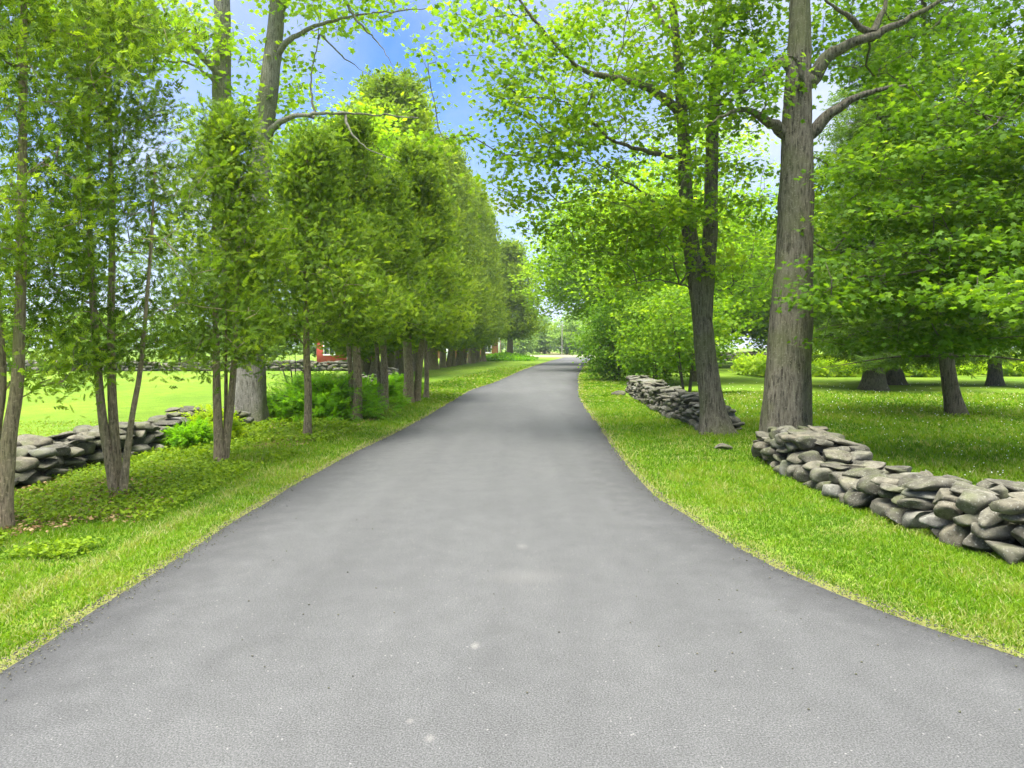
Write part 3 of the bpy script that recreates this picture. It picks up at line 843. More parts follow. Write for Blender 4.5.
# ------------------------------------------------------------------ background broadleaf trees
def bg_tree(name, label, base, h, r, zc, leafmat, seed, group=None, n=420, per=26, size=.24, trunk_r=.25, spread=.55, tpl=LEAF_SIMPLE, gap=.25, more=()):
    x, y, z = base
    stems = [[(x, y, z - .05, trunk_r), (x + .1, y, z + h * .2, trunk_r * .8), (x, y + .1, z + h * .5, trunk_r * .5), (x, y, z + h * .92, .03)]]
    zz = z + zc
    hh = (h - zc) / 2
    ells = [((x, y, zz + hh), (r, r, hh), n), ((x - r * .25, y, zz + hh * .7), (r * .9, r * .8, hh * .6), n // 3)] + list(more)
    return broadleaf(name, label, 'tree', base, stems, [], ells, leafmat, M['bark_dark'], per, spread, size, tpl, seed, group, gap=gap, minz=zc * .7, bumpy=.02, k=.15, sides=10, gscale=.55, step=.3, tip=.01)

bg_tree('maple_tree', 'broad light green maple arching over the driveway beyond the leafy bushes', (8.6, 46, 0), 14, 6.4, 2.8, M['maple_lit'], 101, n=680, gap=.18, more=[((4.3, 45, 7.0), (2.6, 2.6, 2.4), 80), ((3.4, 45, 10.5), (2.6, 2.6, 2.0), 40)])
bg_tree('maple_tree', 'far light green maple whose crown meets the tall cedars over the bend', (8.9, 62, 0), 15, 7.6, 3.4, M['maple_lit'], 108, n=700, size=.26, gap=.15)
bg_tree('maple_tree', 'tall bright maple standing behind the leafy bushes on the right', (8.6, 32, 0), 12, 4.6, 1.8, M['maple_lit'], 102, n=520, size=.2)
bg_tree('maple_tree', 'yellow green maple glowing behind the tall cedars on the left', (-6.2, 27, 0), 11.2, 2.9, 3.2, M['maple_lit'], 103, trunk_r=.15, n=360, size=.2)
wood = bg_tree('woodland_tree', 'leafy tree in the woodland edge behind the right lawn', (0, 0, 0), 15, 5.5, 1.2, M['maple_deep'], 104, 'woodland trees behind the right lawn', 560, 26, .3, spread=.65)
wood2 = bg_tree('woodland_tree', 'leafy tree in the woodland edge behind the right lawn', (0, 0, 0), 13, 5.0, 1.0, M['maple'], 105, 'woodland trees behind the right lawn', 520, 26, .3, spread=.65)
spots = [(15, 55), (21, 52), (28, 54), (34, 51), (40, 52), (24, 60), (33, 60), (47, 56), (18, 68), (40, 64), (13.5, 80), (30, 72)]
for k_, (x, y) in enumerate(spots):
    pr = (wood, wood2)[k_ % 2]
    o = pr if k_ < 2 else copy_tree(pr)
    o.location = (x, y, 0); o.rotation_euler.z = rr.uniform(0, 6.28); s = rr.uniform(.85, 1.15); o.scale = (s, s, s)

# low trees far beyond the left lawn, and the trees past the gravel yard
lowt = bg_tree('field_tree', 'small distant tree along the far side of the left lawn', (0, 0, 0), 6.5, 3.4, .6, M['far_leaf'], 106, 'trees along the far side of the left lawn', 200, 22, .34, .15, .6)
for k_, (x, y) in enumerate([(-52, 70), (-46, 74), (-41, 69), (-35, 72), (-30, 75), (-25, 70), (-20.5, 76), (-57, 75), (-15.5, 74)]):
    o = lowt if k_ == 0 else copy_tree(lowt)
    o.location = (x, y, 0); o.rotation_euler.z = rr.uniform(0, 6.28); s = rr.uniform(.7, 1.0); o.scale = (s * 1.1, s * 1.1, s)
yard = bg_tree('field_tree', 'hazy distant tree past the end of the driveway', (0, 0, 0), 10, 4.2, .5, M['far_leaf'], 107, 'hazy trees past the end of the driveway', 220, 22, .5, .2, .8)
for k_, (x, y, s) in enumerate([(2, 150, .8), (7.5, 158, .9), (12, 150, .85), (16.5, 160, 1.0), (21, 152, .9), (26, 158, 1.1), (-4, 156, .9), (-9, 150, .9), (32, 150, 1.2), (39, 160, 1.3), (5, 175, 1.1), (18, 180, 1.2), (-15, 165, 1.1)]):
    o = yard if k_ == 0 else copy_tree(yard)
    o.location = (x, y, -.2); o.rotation_euler.z = rr.uniform(0, 6.28); o.scale = (s, s, s)

# ------------------------------------------------------------------ shrubs
def shrub(name, label, base, ell, leafmat, seed, n=260, per=26, size=.12, spread=.25, nstem=7, cat='shrub', tpl=LEAF_SIMPLE, gap=.2, flat=.6):
    rng = np.random.default_rng(seed)
    base = np.array(base, float)
    root = empty(name, base, label, cat)
    sk = Skeleton()
    (cx, cy, cz), (rx_, ry_, rz_) = ell
    for a in range(nstem):
        az = 2 * PI * a / nstem + rng.uniform(-.3, .3); f = rng.uniform(.25, .75)
        P = [(.12 * math.cos(az), .12 * math.sin(az), -.03), (rx_ * f * .5 * math.cos(az), ry_ * f * .5 * math.sin(az), cz * .7), (rx_ * f * math.cos(az), ry_ * f * math.sin(az), cz + rz_ * .4)]
        q = smooth_path(np.array(P), .2)
        V, F = tube(q, np.linspace(.03, .012, len(q)), 6); b_ = Bag(); b_.add(V, F)
        link('stem', b_.mesh('stem'), M['bark_dark'], root)
        sk.add_path(q, np.linspace(.03, .012, len(q)), -1)
    T = in_ellipsoids([((cx, cy, cz), (rx_, ry_, rz_), n)], rng, gap, 1.4, .55)
    T[:, 2] = np.maximum(T[:, 2], .12)
    sk.grow(T, rng, .2, .1, .15)
    link('branches', sk.emit(.004, 2.3, .02).mesh('branches'), M['bark_dark'], root)
    if per:
        V, F, t = leaf_cloud(tpl, T, per, spread, size, rng, flat, .8)
        link('foliage', mesh_np('foliage', V, F, t), leafmat, root)
    return root
shrub('leafy_bush', 'rounded leafy bush close to the driveway where it bends, left of the sapling', (5.0, 33, 0), ((0, 0, 2.0), (1.8, 1.7, 2.0)), M['shrub'], 111, 340, 28, .14, .27)
shrub('leafy_bush', 'dense taller bush tucked behind the far right stone wall', (6.2, 29, 0), ((0, 0, 2.1), (1.8, 1.6, 2.1)), M['maple'], 112, 330, 26, .14, .27)
shrub('maple_sapling', 'many stemmed light green sapling beside the far right stone wall, dark stems showing', (6.0, 23.5, 0), ((0, 0, 2.3), (1.7, 1.4, 1.5)), M['maple'], 113, 240, 20, .13, .27, 6, 'sapling', LEAF_MAPLE, .3, .4)
shrub('bare_bush', 'twiggy nearly bare bush between the big left trunk and the juniper', (-5.45, 17.2, 0), ((0, 0, .95), (.75, .7, .75)), M['shrub'], 114, 80, 3, .05, .1, 6, 'bush')

def juniper(label, base, rx_, ry_, h, nf, seed, name='juniper_shrub', matn='juniper', size=.17, cat='juniper'):
    rng = np.random.default_rng(seed)
    root = empty(name, base, label, cat)
    bag = Bag(); PP, DD, NN = [], [], []
    for a in range(nf):
        az = rng.uniform(0, 2 * PI); el = rng.uniform(.15, 1.25); ln = rng.uniform(.65, 1.08)
        d = np.array([math.cos(az) * rx_ * math.cos(el), math.sin(az) * ry_ * math.cos(el), h * math.sin(el)]) * ln
        s = np.linspace(0, 1, 7)[:, None]
        o0 = rng.normal(0, .15, 3) * [rx_, ry_, 0]
        path = o0 + d * s + np.array([0, 0, 1]) * h * .22 * (s * (1 - s) * 2.2 - .35 * s ** 3)
        path[:, 2] = np.maximum(path[:, 2], .03)
        V, F = tube(path, np.linspace(.010, .003, 7), 4); bag.add(V, F)
        m = 34; t = rng.uniform(.3, 1.02, m)
        p = np.stack([np.interp(t, s[:, 0], path[:, i_]) for i_ in range(3)], -1) + rng.normal(0, .045, (m, 3))
        dn = norm(d)
        PP.append(p); DD.append(dn * 1.2 + rng.normal(0, .28, (m, 3)) + [0, 0, .10]); NN.append(np.array([0, 0, 1]) + rng.normal(0, .5, (m, 3)))
    link('branches', bag.mesh('branches'), M['bark_dark'], root)
    P = np.vstack(PP); n = len(P); P[:, 2] = np.maximum(P[:, 2], .03)
    V, F, t = scatter(NEEDLE, P, np.vstack(DD), np.vstack(NN), size * 1.15 * rng.uniform(.6, 1.25, n), np.clip(rng.normal(.5, .24, n), 0, 1))
    link('foliage', mesh_np('foliage', V, F, t), M[matn], root)
    return root
juniper('wide spreading juniper with feathery bright green sprays at the foot of the young cedars', (-4.3, 15.6, 0), 1.45, 1.25, 1.12, 300, 121)
juniper('smaller juniper behind the wide one, beside the forked cedar', (-4.0, 19.0, 0), 1.0, 1.1, .85, 150, 122, size=.19)
juniper('low juniper next to the flat stone wall at the far end of the verge', (-3.75, 22.6, 0), .8, .9, .7, 110, 123, size=.2)
juniper('small bright fern against the end of the near left stone wall', (-5.35, 12.0, 0), .55, .5, .55, 80, 124, 'fern', 'fern', .17, 'fern')
juniper('dark low fern to the left of the twin stemmed cedar', (-5.25, 11.1, 0), .35, .35, .4, 50, 125, 'fern', 'juniper', .16, 'fern')

# ------------------------------------------------------------------ stone walls
bm = bmesh.new(); bmesh.ops.create_icosphere(bm, subdivisions=3, radius=1)
ICO_V = np.array([v.co[:] for v in bm.verts]); ICO_F = np.array([[v.index for v in f.verts] for f in bm.faces]); bm.free()
bm = bmesh.new(); bmesh.ops.create_icosphere(bm, subdivisions=2, radius=1)
ICO2_V = np.array([v.co[:] for v in bm.verts]); ICO2_F = np.array([[v.index for v in f.verts] for f in bm.faces]); bm.free()
def stone(dims, rng, lo=False):
    V, F = (ICO2_V, ICO2_F) if lo else (ICO_V, ICO_F)
    p = np.sign(V) * np.abs(V) ** rng.uniform(.5, .8)
    p = p / np.maximum(np.abs(p).max(0), 1e-6)
    for _ in range(7):
        nn = norm(rng.normal(0, 1, 3)); dd = rng.uniform(.5, .98)
        h = p @ nn - dd * .95
        p = p - np.where(h > 0, h * .96, 0)[:, None] * nn
    p = p * (1 + .26 * (fbm(V * 1.7 + rng.uniform(0, 50), 3) - .5)[:, None])
    return p * np.array(dims) / 2, F
def build_wall(name, label, path, width, height, seed, size=(.22, .5), course=.14, parts=True, lo=False, caps=True, front=-1, taper=(.35, .35)):
    """path (n,2) centre line; front = side of the wall that faces the driveway"""
    rng = np.random.default_rng(seed)
    q = smooth_path(np.c_[np.array(path, float), np.zeros(len(path))], .05)
    s = np.r_[0, np.cumsum(np.linalg.norm(np.diff(q, axis=0), axis=1))]; L = s[-1]
    def point(t):
        t = min(max(t, 0), L)
        x, y = np.interp(t, s, q[:, 0]), np.interp(t, s, q[:, 1])
        x2, y2 = np.interp(min(t + .1, L), s, q[:, 0]), np.interp(min(t + .1, L), s, q[:, 1])
        x1, y1 = np.interp(max(t - .1, 0), s, q[:, 0]), np.interp(max(t - .1, 0), s, q[:, 1])
        a = math.atan2(y2 - y1, x2 - x1)
        return x, y, a
    res = .02; nH = int(L / res) + 1
    stones = []
    def put(t, off, zc, dims, tilt, lift=0):
        x, y, a = point(t)
        nx_, ny_ = -math.sin(a), math.cos(a)
        x += nx_ * off; y += ny_ * off
        V, F = stone(dims, rng, lo)
        from mathutils import Euler
        Rm = np.array(Euler((tilt[0], tilt[1], a + tilt[2])).to_matrix())
        V = V @ Rm.T
        stones.append((np.array([x, y, zc + g1(x, y)]), V, F, rng.random() ** 1.1, dims[0] * dims[2] / max(1, x * x + y * y) * (1 if off * front >= -.01 else .3)))
    rows = [(width / 2 - .16, 1), (-(width / 2 - .16), -1)]
    if width > .7: rows.append((0, 0))
    Hs = []
    for off, sd in rows:
        H = np.zeros(nH)
        for c in range(18):
            t = rng.uniform(-.15, .1)
            placed = False
            while t < L:
                l = rng.uniform(*size); h = course * rng.uniform(.65, 1.45)
                if c == 0: h *= 1.25
                i0, i1 = max(0, int(t / res)), min(nH, int((t + l) / res))
                if i1 <= i0: t += l; continue
                z0 = H[i0:i1].mean()
                tm = t + l / 2
                tgt = height(tm) if callable(height) else height
                tgt *= .72 + .5 * vnoise(np.array([[tm * 1.3, seed, 0.]]))[0]
                tgt *= min(1, .35 + (tm + .05) / taper[0]) * min(1, .35 + (L - tm + .05) / taper[1])
                if z0 + h * .6 < tgt:
                    dp = rng.uniform(.26, .42)
                    put(tm, off + sd * rng.uniform(-.05, .045) - sd * (z0 * .12), z0 + h * .47, (l * 1.08, dp, h * 1.14), (rng.normal(0, .10), rng.normal(0, .07), rng.normal(0, .12)))
                    H[i0:i1] = np.maximum(z0 + h * .93, H[i0:i1] * .5 + (z0 + h * .93) * .5)
                    placed = True
                t += l * rng.uniform(.94, 1.02)
            if not placed: break
        Hs.append(H)
    if caps:
        H = np.minimum(Hs[0], Hs[1])
        t = .05
        while t < L - .1:
            l = rng.uniform(.22, .52)
            i0, i1 = max(0, int(t / res)), min(nH, int((t + l) / res))
            if i1 > i0 and rng.random() < .9 and H[i0:i1].min() > .17 and np.ptp(H[i0:i1]) < .16:
                h = rng.uniform(.07, .14)
                for off in ((-.12, .2) if width > .6 else (0,)):
                    if rng.random() < .85:
                        put(t + l / 2, off + rng.uniform(-.08, .08), H[i0:i1].mean() + h * .30, (l, rng.uniform(.28, .46), h), (rng.normal(0, .12), rng.normal(0, .08), rng.normal(0, .25)))
            t += l * .95
    b0 = q[len(q) // 2]
    base = np.array([b0[0], b0[1], 0])
    if not parts:
        bag = Bag()
        for c, V, F, t, _ in stones: bag.add(V + c - base, F, t)
        o = link(name, bag.mesh(name), M['stone']); o.location = base
        return tag(o, label, 'stone wall')
    root = empty(name, base, label, 'stone wall')
    order = sorted(range(len(stones)), key=lambda a: -stones[a][4])
    bag = Bag()
    for r_, a in enumerate(order):
        c, V, F, t, _ = stones[a]
        if r_ < 100:
            o = link('stone', mesh_np('stone', V, F, np.full(len(V), t), True), M['stone'], root)
            o.location = c - base
        else: bag.add(V + c - base, F, t)
    if bag.n:
        o = link('stones', bag.mesh('stones'), M['stone'], root); o['kind'] = 'stuff'
    return root
build_wall('dry_stone_wall', 'rough wall of rounded field stones running from the broad trunk to the right edge', [(4.0, 10.25), (3.9, 8.4), (3.9, 7), (4.02, 5.6), (4.3, 4.5), (4.7, 3.5)], .95, .43, 131, (.14, .36), .125, front=1, taper=(1.1, .35))
build_wall('dry_stone_wall', 'low stone wall from the forked maple towards the leafy bushes', [(3.98, 13.0), (4.02, 16), (4.15, 20), (4.4, 24)], .85, .5, 132, (.14, .36), .10, front=1)
build_wall('dry_stone_wall', 'mossy wall of long flat stones behind the three stemmed cedar on the left', [(-5.95, 6.6), (-5.95, 9.5), (-5.75, 11.5), (-5.6, 13.9)], .75, .46, 133, (.2, .52), .12, front=-1)
build_wall('dry_stone_wall', 'low wall of thin flat slabs beyond the junipers on the left', [(-5.2, 22.5), (-5.25, 26), (-5.4, 31)], .7, .5, 134, (.35, .7), .09, front=-1)
build_wall('field_wall', 'long grey wall across the far side of the left lawn', [(-34, 45), (-20, 46), (-7.5, 47)], .6, .62, 135, (.4, .8), .22, False, True, False)
build_wall('field_wall', 'distant grey wall at the far end of the right field', [(17, 78), (25, 80), (34, 79)], .6, .95, 136, (.5, 1.0), .25, False, True, False)
# fallen stones near the far right wall
for x, y, d, lab in ((3.55, 22.9, (.5, .35, .22), 'loose flat stone lying off the far end of the low right wall'), (3.35, 10.9, (.3, .22, .12), 'half buried stone in the grass left of the broad trunk')):
    V, F = stone(d, RNG)
    o = link('field_stone', mesh_np('field_stone', V, F, np.full(len(V), .55), True), M['stone']); o.location = (x, y, g1(x, y) + d[2] * .3)
    tag(o, lab, 'stone')

# ------------------------------------------------------------------ buildings and pole
def house(name, label, cat, x0, x1, y0, y1, zw, zr, wallmat, axis, wins, doors, corner=True):
    root = empty(name, ((x0 + x1) / 2, (y0 + y1) / 2, 0), label, cat)
    cx, cy = (x0 + x1) / 2, (y0 + y1) / 2
    w, d = x1 - x0, y1 - y0
    bag = Bag(); bag.add(*boxq(0, 0, zw / 2, w, d, zw))
    # gable ends
    if axis == 'x':
        for sx in (-1, 1):
            x = sx * (w / 2 - .05)
            V = np.array([(x - .05, -d / 2, zw), (x - .05, d / 2, zw), (x - .05, 0, zr), (x - .05, 0, zr), (x + .05, -d / 2, zw), (x + .05, d / 2, zw), (x + .05, 0, zr), (x + .05, 0, zr)])
            V[3] += [0, .01, 0]; V[7] += [0, .01, 0]
            bag.add(V, np.array([[0, 1, 3, 2], [4, 6, 7, 5], [0, 2, 6, 4], [1, 5, 7, 3]]))
    else:
        for sy in (-1, 1):
            y = sy * (d / 2 - .05)
            V = np.array([(-w / 2, y - .05, zw), (w / 2, y - .05, zw), (.01, y - .05, zr), (0, y - .05, zr), (-w / 2, y + .05, zw), (w / 2, y + .05, zw), (.01, y + .05, zr), (0, y + .05, zr)])
            bag.add(V, np.array([[0, 1, 2, 3], [5, 4, 7, 6], [0, 3, 7, 4], [1, 5, 6, 2]]))
    link('wall', bag.mesh('wall', False), wallmat, root)
    rb = Bag(); ov = .35; th = .14
    for sg in (-1, 1):
        if axis == 'x':
            a0 = np.array([(-w / 2 - ov, sg * (d / 2 + ov), zw - ov * (zr - zw) / (d / 2)), (w / 2 + ov, sg * (d / 2 + ov), zw - ov * (zr - zw) / (d / 2)), (w / 2 + ov, 0, zr), (-w / 2 - ov, 0, zr)])
        else:
            a0 = np.array([(sg * (w / 2 + ov), -d / 2 - ov, zw - ov * (zr - zw) / (w / 2)), (sg * (w / 2 + ov), d / 2 + ov, zw - ov * (zr - zw) / (w / 2)), (0, d / 2 + ov, zr), (0, -d / 2 - ov, zr)])
        V = np.vstack([a0 + [0, 0, .03], a0 + [0, 0, .03 + th]])
        rb.add(V, np.array([[0, 1, 2, 3], [4, 7, 6, 5], [0, 4, 5, 1], [1, 5, 6, 2], [3, 2, 6, 7], [0, 3, 7, 4]]))
    link('roof', rb.mesh('roof', False), M['shingle'], root)
    for (wx, wz, ww, wh) in wins:
        fr = Bag(); y = -d / 2 - .03
        for (a, c, e, f) in ((wx, wz + wh / 2 + .05, ww + .2, .1), (wx, wz - wh / 2 - .05, ww + .2, .1), (wx - ww / 2 - .05, wz, .1, wh), (wx + ww / 2 + .05, wz, .1, wh), (wx, wz, .05, wh)):
            fr.add(*boxq(a, y, c, e, .08, f))
        f_ = link('window', fr.mesh('window', False), M['trim'], root)
        pn = Bag(); pn.add(*boxq(wx, -d / 2 - .012, wz, ww, .02, wh)); link('pane', pn.mesh('pane', False), M['glass'], f_)
    for (wx, ww, wh) in doors:
        db = Bag(); db.add(*boxq(wx, -d / 2 - .03, wh / 2, ww, .06, wh)); link('door', db.mesh('door', False), M['trim'], root)
    if corner:
        for sx in (-1, 1):
            cb = Bag(); cb.add(*boxq(sx * (w / 2 - .1), -d / 2 - .04, zw / 2, .28, .12, zw)); link('corner_board', cb.mesh('corner_board', False), M['trim'], root)
    return root
house('red_barn', 'red boarded barn with a grey roof beyond the far left wall', 'barn', -16.0, -12.3, 56, 63, 2.7, 4.8, M['barn_red'], 'y', [(-.8, 1.5, .8, .9)], [(1.2, .0 + 1.1, 2.1)], False)
house('brick_house', 'reddish brick house with white corner trim half hidden behind the row of tall cedars', 'house', -12, -1.75, 98, 106, 5.2, 8.2, M['brick'], 'x', [(3.4, 1.6, .9, 1.5), (.8, 1.6, .9, 1.5), (3.4, 4.0, .9, 1.3)], [(-2.0, 1.1, 2.2)])
root = empty('utility_pole', (10.6, 145, 0), 'thin grey utility pole among the hazy trees past the driveway', 'utility pole')
b_ = Bag(); b_.add(*tube(np.array([(0, 0, -.1), (0, 0, 4), (0.05, 0, 6.6)]), [.10, .09, .075], 8)); link('pole', b_.mesh('pole'), M['pole'], root)
b_ = Bag(); b_.add(*boxq(0, -.14, 6.1, 1.4, .08, .1)); link('crossarm', b_.mesh('crossarm', False), M['pole'], root)

# ------------------------------------------------------------------ grass and ground cover
def blade_field(n, seed, xr, yr, keep, h, wdt, power=1.5):
    rng = np.random.default_rng(seed)
    # depth distribution favours the near ground
    y0, y1 = yr
    u = rng.random(n)
    e = 1 - power
    y = (y0 ** e + u * (y1 ** e - y0 ** e)) ** (1 / e)
    x = rng.uniform(xr[0], xr[1], n)
    k = keep(x, y)
    return x[k], y[k], rng
def inview(x, y): return np.abs(x) < .80 * y + .5
walls_x = lambda y: np.interp(y, [3.6, 4.6, 5.7, 7, 8.4, 10.4], [4.95, 4.5, 4.15, 3.95, 3.92, 3.95])
def keep_grass(x, y):
    d = road_dist(x, y)
    k = (d > -.05) & inview(x, y)
    # thin out right beside the asphalt
    k &= (d > .08) | (RNG.random(len(x)) < np.where(d > 0, .5, .25) * (vnoise(np.c_[x * 3, y * 3, x * 0 + 77]) + .2))
    onwall = ((y < 10.4) & (y > 3) & (np.abs(x - walls_x(y)) < .33)) | ((y > 7.6) & (y < 13.6) & (np.abs(x + 5.8) < .3)) | ((y > 13) & (y < 24) & (np.abs(x - 4.1) < .33))
    k &= ~onwall
    k &= (y < 24) | (d < 1.2 + 1.6 * RNG.random(len(x)))
    k &= RNG.random(len(x)) < np.clip((64 - y) / 25, 0, 1)
    return k
VV, FF, TT = [], [], []
nv = 0
for (cnt, xr, yr, pw, hs, ws) in ((240000, (-7.5, -1.3), (3.2, 24), 2.2, .055, .0042), (200000, (1.4, 5.2), (3.2, 24), 2.2, .058, .0042), (230000, (4.2, 22), (4.5, 32), 1.7, .075, .006), (22000, (-16, -5.9), (7, 15), 2.0, .03, .006), (90000, (-6, 9), (20, 62), 1.6, .06, .012)):
    x, y, rng = blade_field(cnt, int(cnt / 7) + int(yr[0] * 10), xr, yr, keep_grass, hs, ws, pw)
    n = len(x)
    d = road_dist(x, y)
    z = gz(x, y)
    patch = np.clip(.5 + 1.5 * (.6 * fbm(np.c_[x * .8, y * .8, x * 0], 3) + .4 * vnoise(np.c_[x * 6, y * 6, x * 0 + 5]) - .5), 0, 1)
    sc = np.clip(y / 7, .8, 3.2)
    hgt = .85 * hs * rng.uniform(.4, 1.4, n) * (.5 + .9 * patch) * np.where(d < .35, .8, 1) * np.clip(sc, 1, 1.3)
    w = ws * sc * rng.uniform(.7, 1.4, n)
    az = rng.uniform(0, 2 * PI, n)
    s = np.c_[np.cos(az), np.sin(az), np.zeros(n)]
    bend = np.c_[rng.normal(0, .55, n), rng.normal(0, .55, n), np.zeros(n)]
    p = np.c_[x, y, z - .005]
    mid = p + np.c_[np.zeros(n), np.zeros(n), hgt * .6] + bend * hgt[:, None] * .3
    tipp = p + np.c_[np.zeros(n), np.zeros(n), hgt * rng.uniform(.75, 1.0, n)] + bend * hgt[:, None] * .95
    V = np.stack([p - s * w[:, None], p + s * w[:, None], mid + s * w[:, None] * .8, tipp, mid - s * w[:, None] * .8], 1)
    T = np.array([[0, 1, 4], [1, 2, 4], [4, 2, 3]])[None] + (np.arange(n) * 5)[:, None, None]
    t = np.clip(.50 + .3 * (x < -5.9) + 1.0 * (patch - .5) + rng.normal(0, .18, n), 0, .88)
    strip = np.exp(-((d - .52 - .12 * (patch - .5)) / .10) ** 2) * (x < 0) * np.clip((11 - y) / 4, 0, 1)
    dry = np.exp(-(np.clip(d, 0, 9) / .28) ** 2) * .45 * np.where(x > 0, 1, .5)
    straw = rng.random(n) < (.08 + .25 * (vnoise(np.c_[x * 2.5, y * 2.5, x * 0 + 31]) > .72) + .75 * strip + dry * .6)
    t = np.where(straw, rng.uniform(.9, 1, n), t)
    VV.append(V.reshape(-1, 3)); FF.append(T.reshape(-1, 3) + nv); TT.append(np.repeat(t, 5)); nv += n * 5
o = link('grass', mesh_np('grass', np.vstack(VV), np.vstack(FF), np.concatenate(TT)), M['grass'])
tag(o, 'short mown grass covering both verges and the lawns', 'grass', None, 'stuff')

def keep_cover(x, y):
    d = road_dist(x, y)
    p = fbm(np.c_[x * 1.3, y * 1.0, x * 0 + 3], 3)
    return (d > .75) & (p > .50 - .07 * np.clip((d - 1), 0, 1)) & inview(x, y)
x, y, rng = blade_field(44000, 5, (-5.7, -3.0), (5.2, 24), keep_cover, 0, 0, 1.9)
n = len(x)
P = np.c_[x, y, gz(x, y) + rng.uniform(.01, .09, n)]
V, F, t = scatter(LEAF_SIMPLE, P, rng.normal(0, 1, (n, 3)), np.array([0, 0, 1]) + rng.normal(0, .5, (n, 3)), .036 * rng.uniform(.6, 1.4, n) * np.clip(y / 8, .9, 2), np.clip(rng.normal(.45, .22, n), 0, 1))
tag(link('ground_ivy', mesh_np('ground_ivy', V, F, t), M['cover']), 'leafy ground cover around the feet of the young cedars', 'ground cover', None, 'stuff')
# raised bed by the bend
rng = np.random.default_rng(9); n = 9000
x = rng.uniform(-6, 3.2, n); y = rng.uniform(74, 92, n); k = (road_dist(x, y) > .6) & (((x + 1) / 4) ** 2 + ((y - 84) / 9) ** 2 < 1); x, y = x[k], y[k]; n = len(x)
P = np.c_[x, y, gz(x, y) + rng.uniform(.0, .32, n)]
V, F, t = scatter(LEAF_SIMPLE, P, rng.normal(0, 1, (n, 3)), np.array([0, 0, 1]) + rng.normal(0, .6, (n, 3)), .3 * rng.uniform(.6, 1.4, n), np.clip(rng.normal(.5, .22, n), 0, 1))
tag(link('ground_cover', mesh_np('ground_cover', V, F, t), M['juniper']), 'low leafy planting on the rise left of the far bend', 'ground cover', None, 'stuff')
# dry leaves
def keep_lit(x, y):
    p = vnoise(np.c_[x * .8, y * .6, x * 0 + 9])
    return (road_dist(x, y) > .9) & (p > .42) & inview(x, y)
x, y, rng = blade_field(13000, 6, (-5.6, -2.9), (5.5, 26), keep_lit, 0, 0, 1.8)
x2 = np.random.default_rng(61).normal(10.9, .9, 500); y2 = np.random.default_rng(62).normal(16.4, .9, 500)
x = np.r_[x, x2]; y = np.r_[y, y2]; n = len(x)
P = np.c_[x, y, gz(x, y) + rng.uniform(.012, .05, n)]
V, F, t = scatter(LEAF_SIMPLE, P, rng.normal(0, 1, (n, 3)), np.array([0, 0, 1]) + rng.normal(0, .35, (n, 3)), .036 * rng.uniform(.5, 1.4, n), rng.random(n))
tag(link('leaf_litter', mesh_np('leaf_litter', V, F, t), M['litter']), 'brown fallen leaves scattered under the trees', 'leaf litter', None, 'stuff')
# grit along the asphalt edge and bits of leaf on it
rng = np.random.default_rng(12); n = 5200
y = 3.0 * (16 / 3.0) ** rng.random(n); side = rng.random(n) < .5
x = np.where(side, edge_x(LE, y) + np.abs(rng.normal(0, .10, n)) - .05, edge_x(RE, y) - np.abs(rng.normal(0, .10, n)) + .05)
m_ = 160; x[:m_] = rng.uniform(-2.3, 2.4, m_)
OV = np.array([(1, 0, 0), (-.8, .3, 0), (.1, 1, 0), (-.2, -.9, .1), (0, 0, .7), (0, 0, -.6)], float); OF = np.array([[0, 2, 4], [2, 1, 4], [1, 3, 4], [3, 0, 4], [2, 0, 5], [1, 2, 5], [3, 1, 5], [0, 3, 5]])
sz = rng.uniform(.003, .0085, n); az = rng.uniform(0, 6.28, n)
c_, s_ = np.cos(az), np.sin(az)
V = np.stack([OV[None, :, 0] * c_[:, None] - OV[None, :, 1] * s_[:, None], OV[None, :, 0] * s_[:, None] + OV[None, :, 1] * c_[:, None], np.repeat(OV[None, :, 2], n, 0)], -1) * sz[:, None, None] + np.c_[x, y, np.full(n, .043)][:, None]
inn = road_dist(x, y) < -.25
V[~inn, :, 2] += -.012
tag(link('grit', mesh_np('grit', V.reshape(-1, 3), (OF[None] + (np.arange(n) * 6)[:, None, None]).reshape(-1, 3), np.repeat(rng.random(n) * .5, 6)), M['stone']), 'loose grit along the asphalt edges', 'grit', None, 'stuff')
# ferns along the edge of the right lawn
rng = np.random.default_rng(8); n = 9000
x = rng.uniform(13, 34, n); y = 36 + 4.5 * rng.random(n) + .08 * (x - 13); hh = rng.uniform(.05, 1.35, n) ** .8
k = vnoise(np.c_[x * .7, y, x * 0]) > .25; x, y, hh = x[k], y[k], hh[k]; n = len(x)
V, F, t = scatter(SPRAY_FAR, np.c_[x, y, hh * .75], rng.normal(0, .6, (n, 3)) + [0, 0, .5], rng.normal(0, .6, (n, 3)) + [0, -.5, .5], .42 * rng.uniform(.6, 1.2, n), np.clip(rng.normal(.6, .2, n), 0, 1))
tag(link('ferns', mesh_np('ferns', V, F, t), M['fern']), 'band of tall yellow green ferns along the back of the right lawn', 'ferns', None, 'stuff')
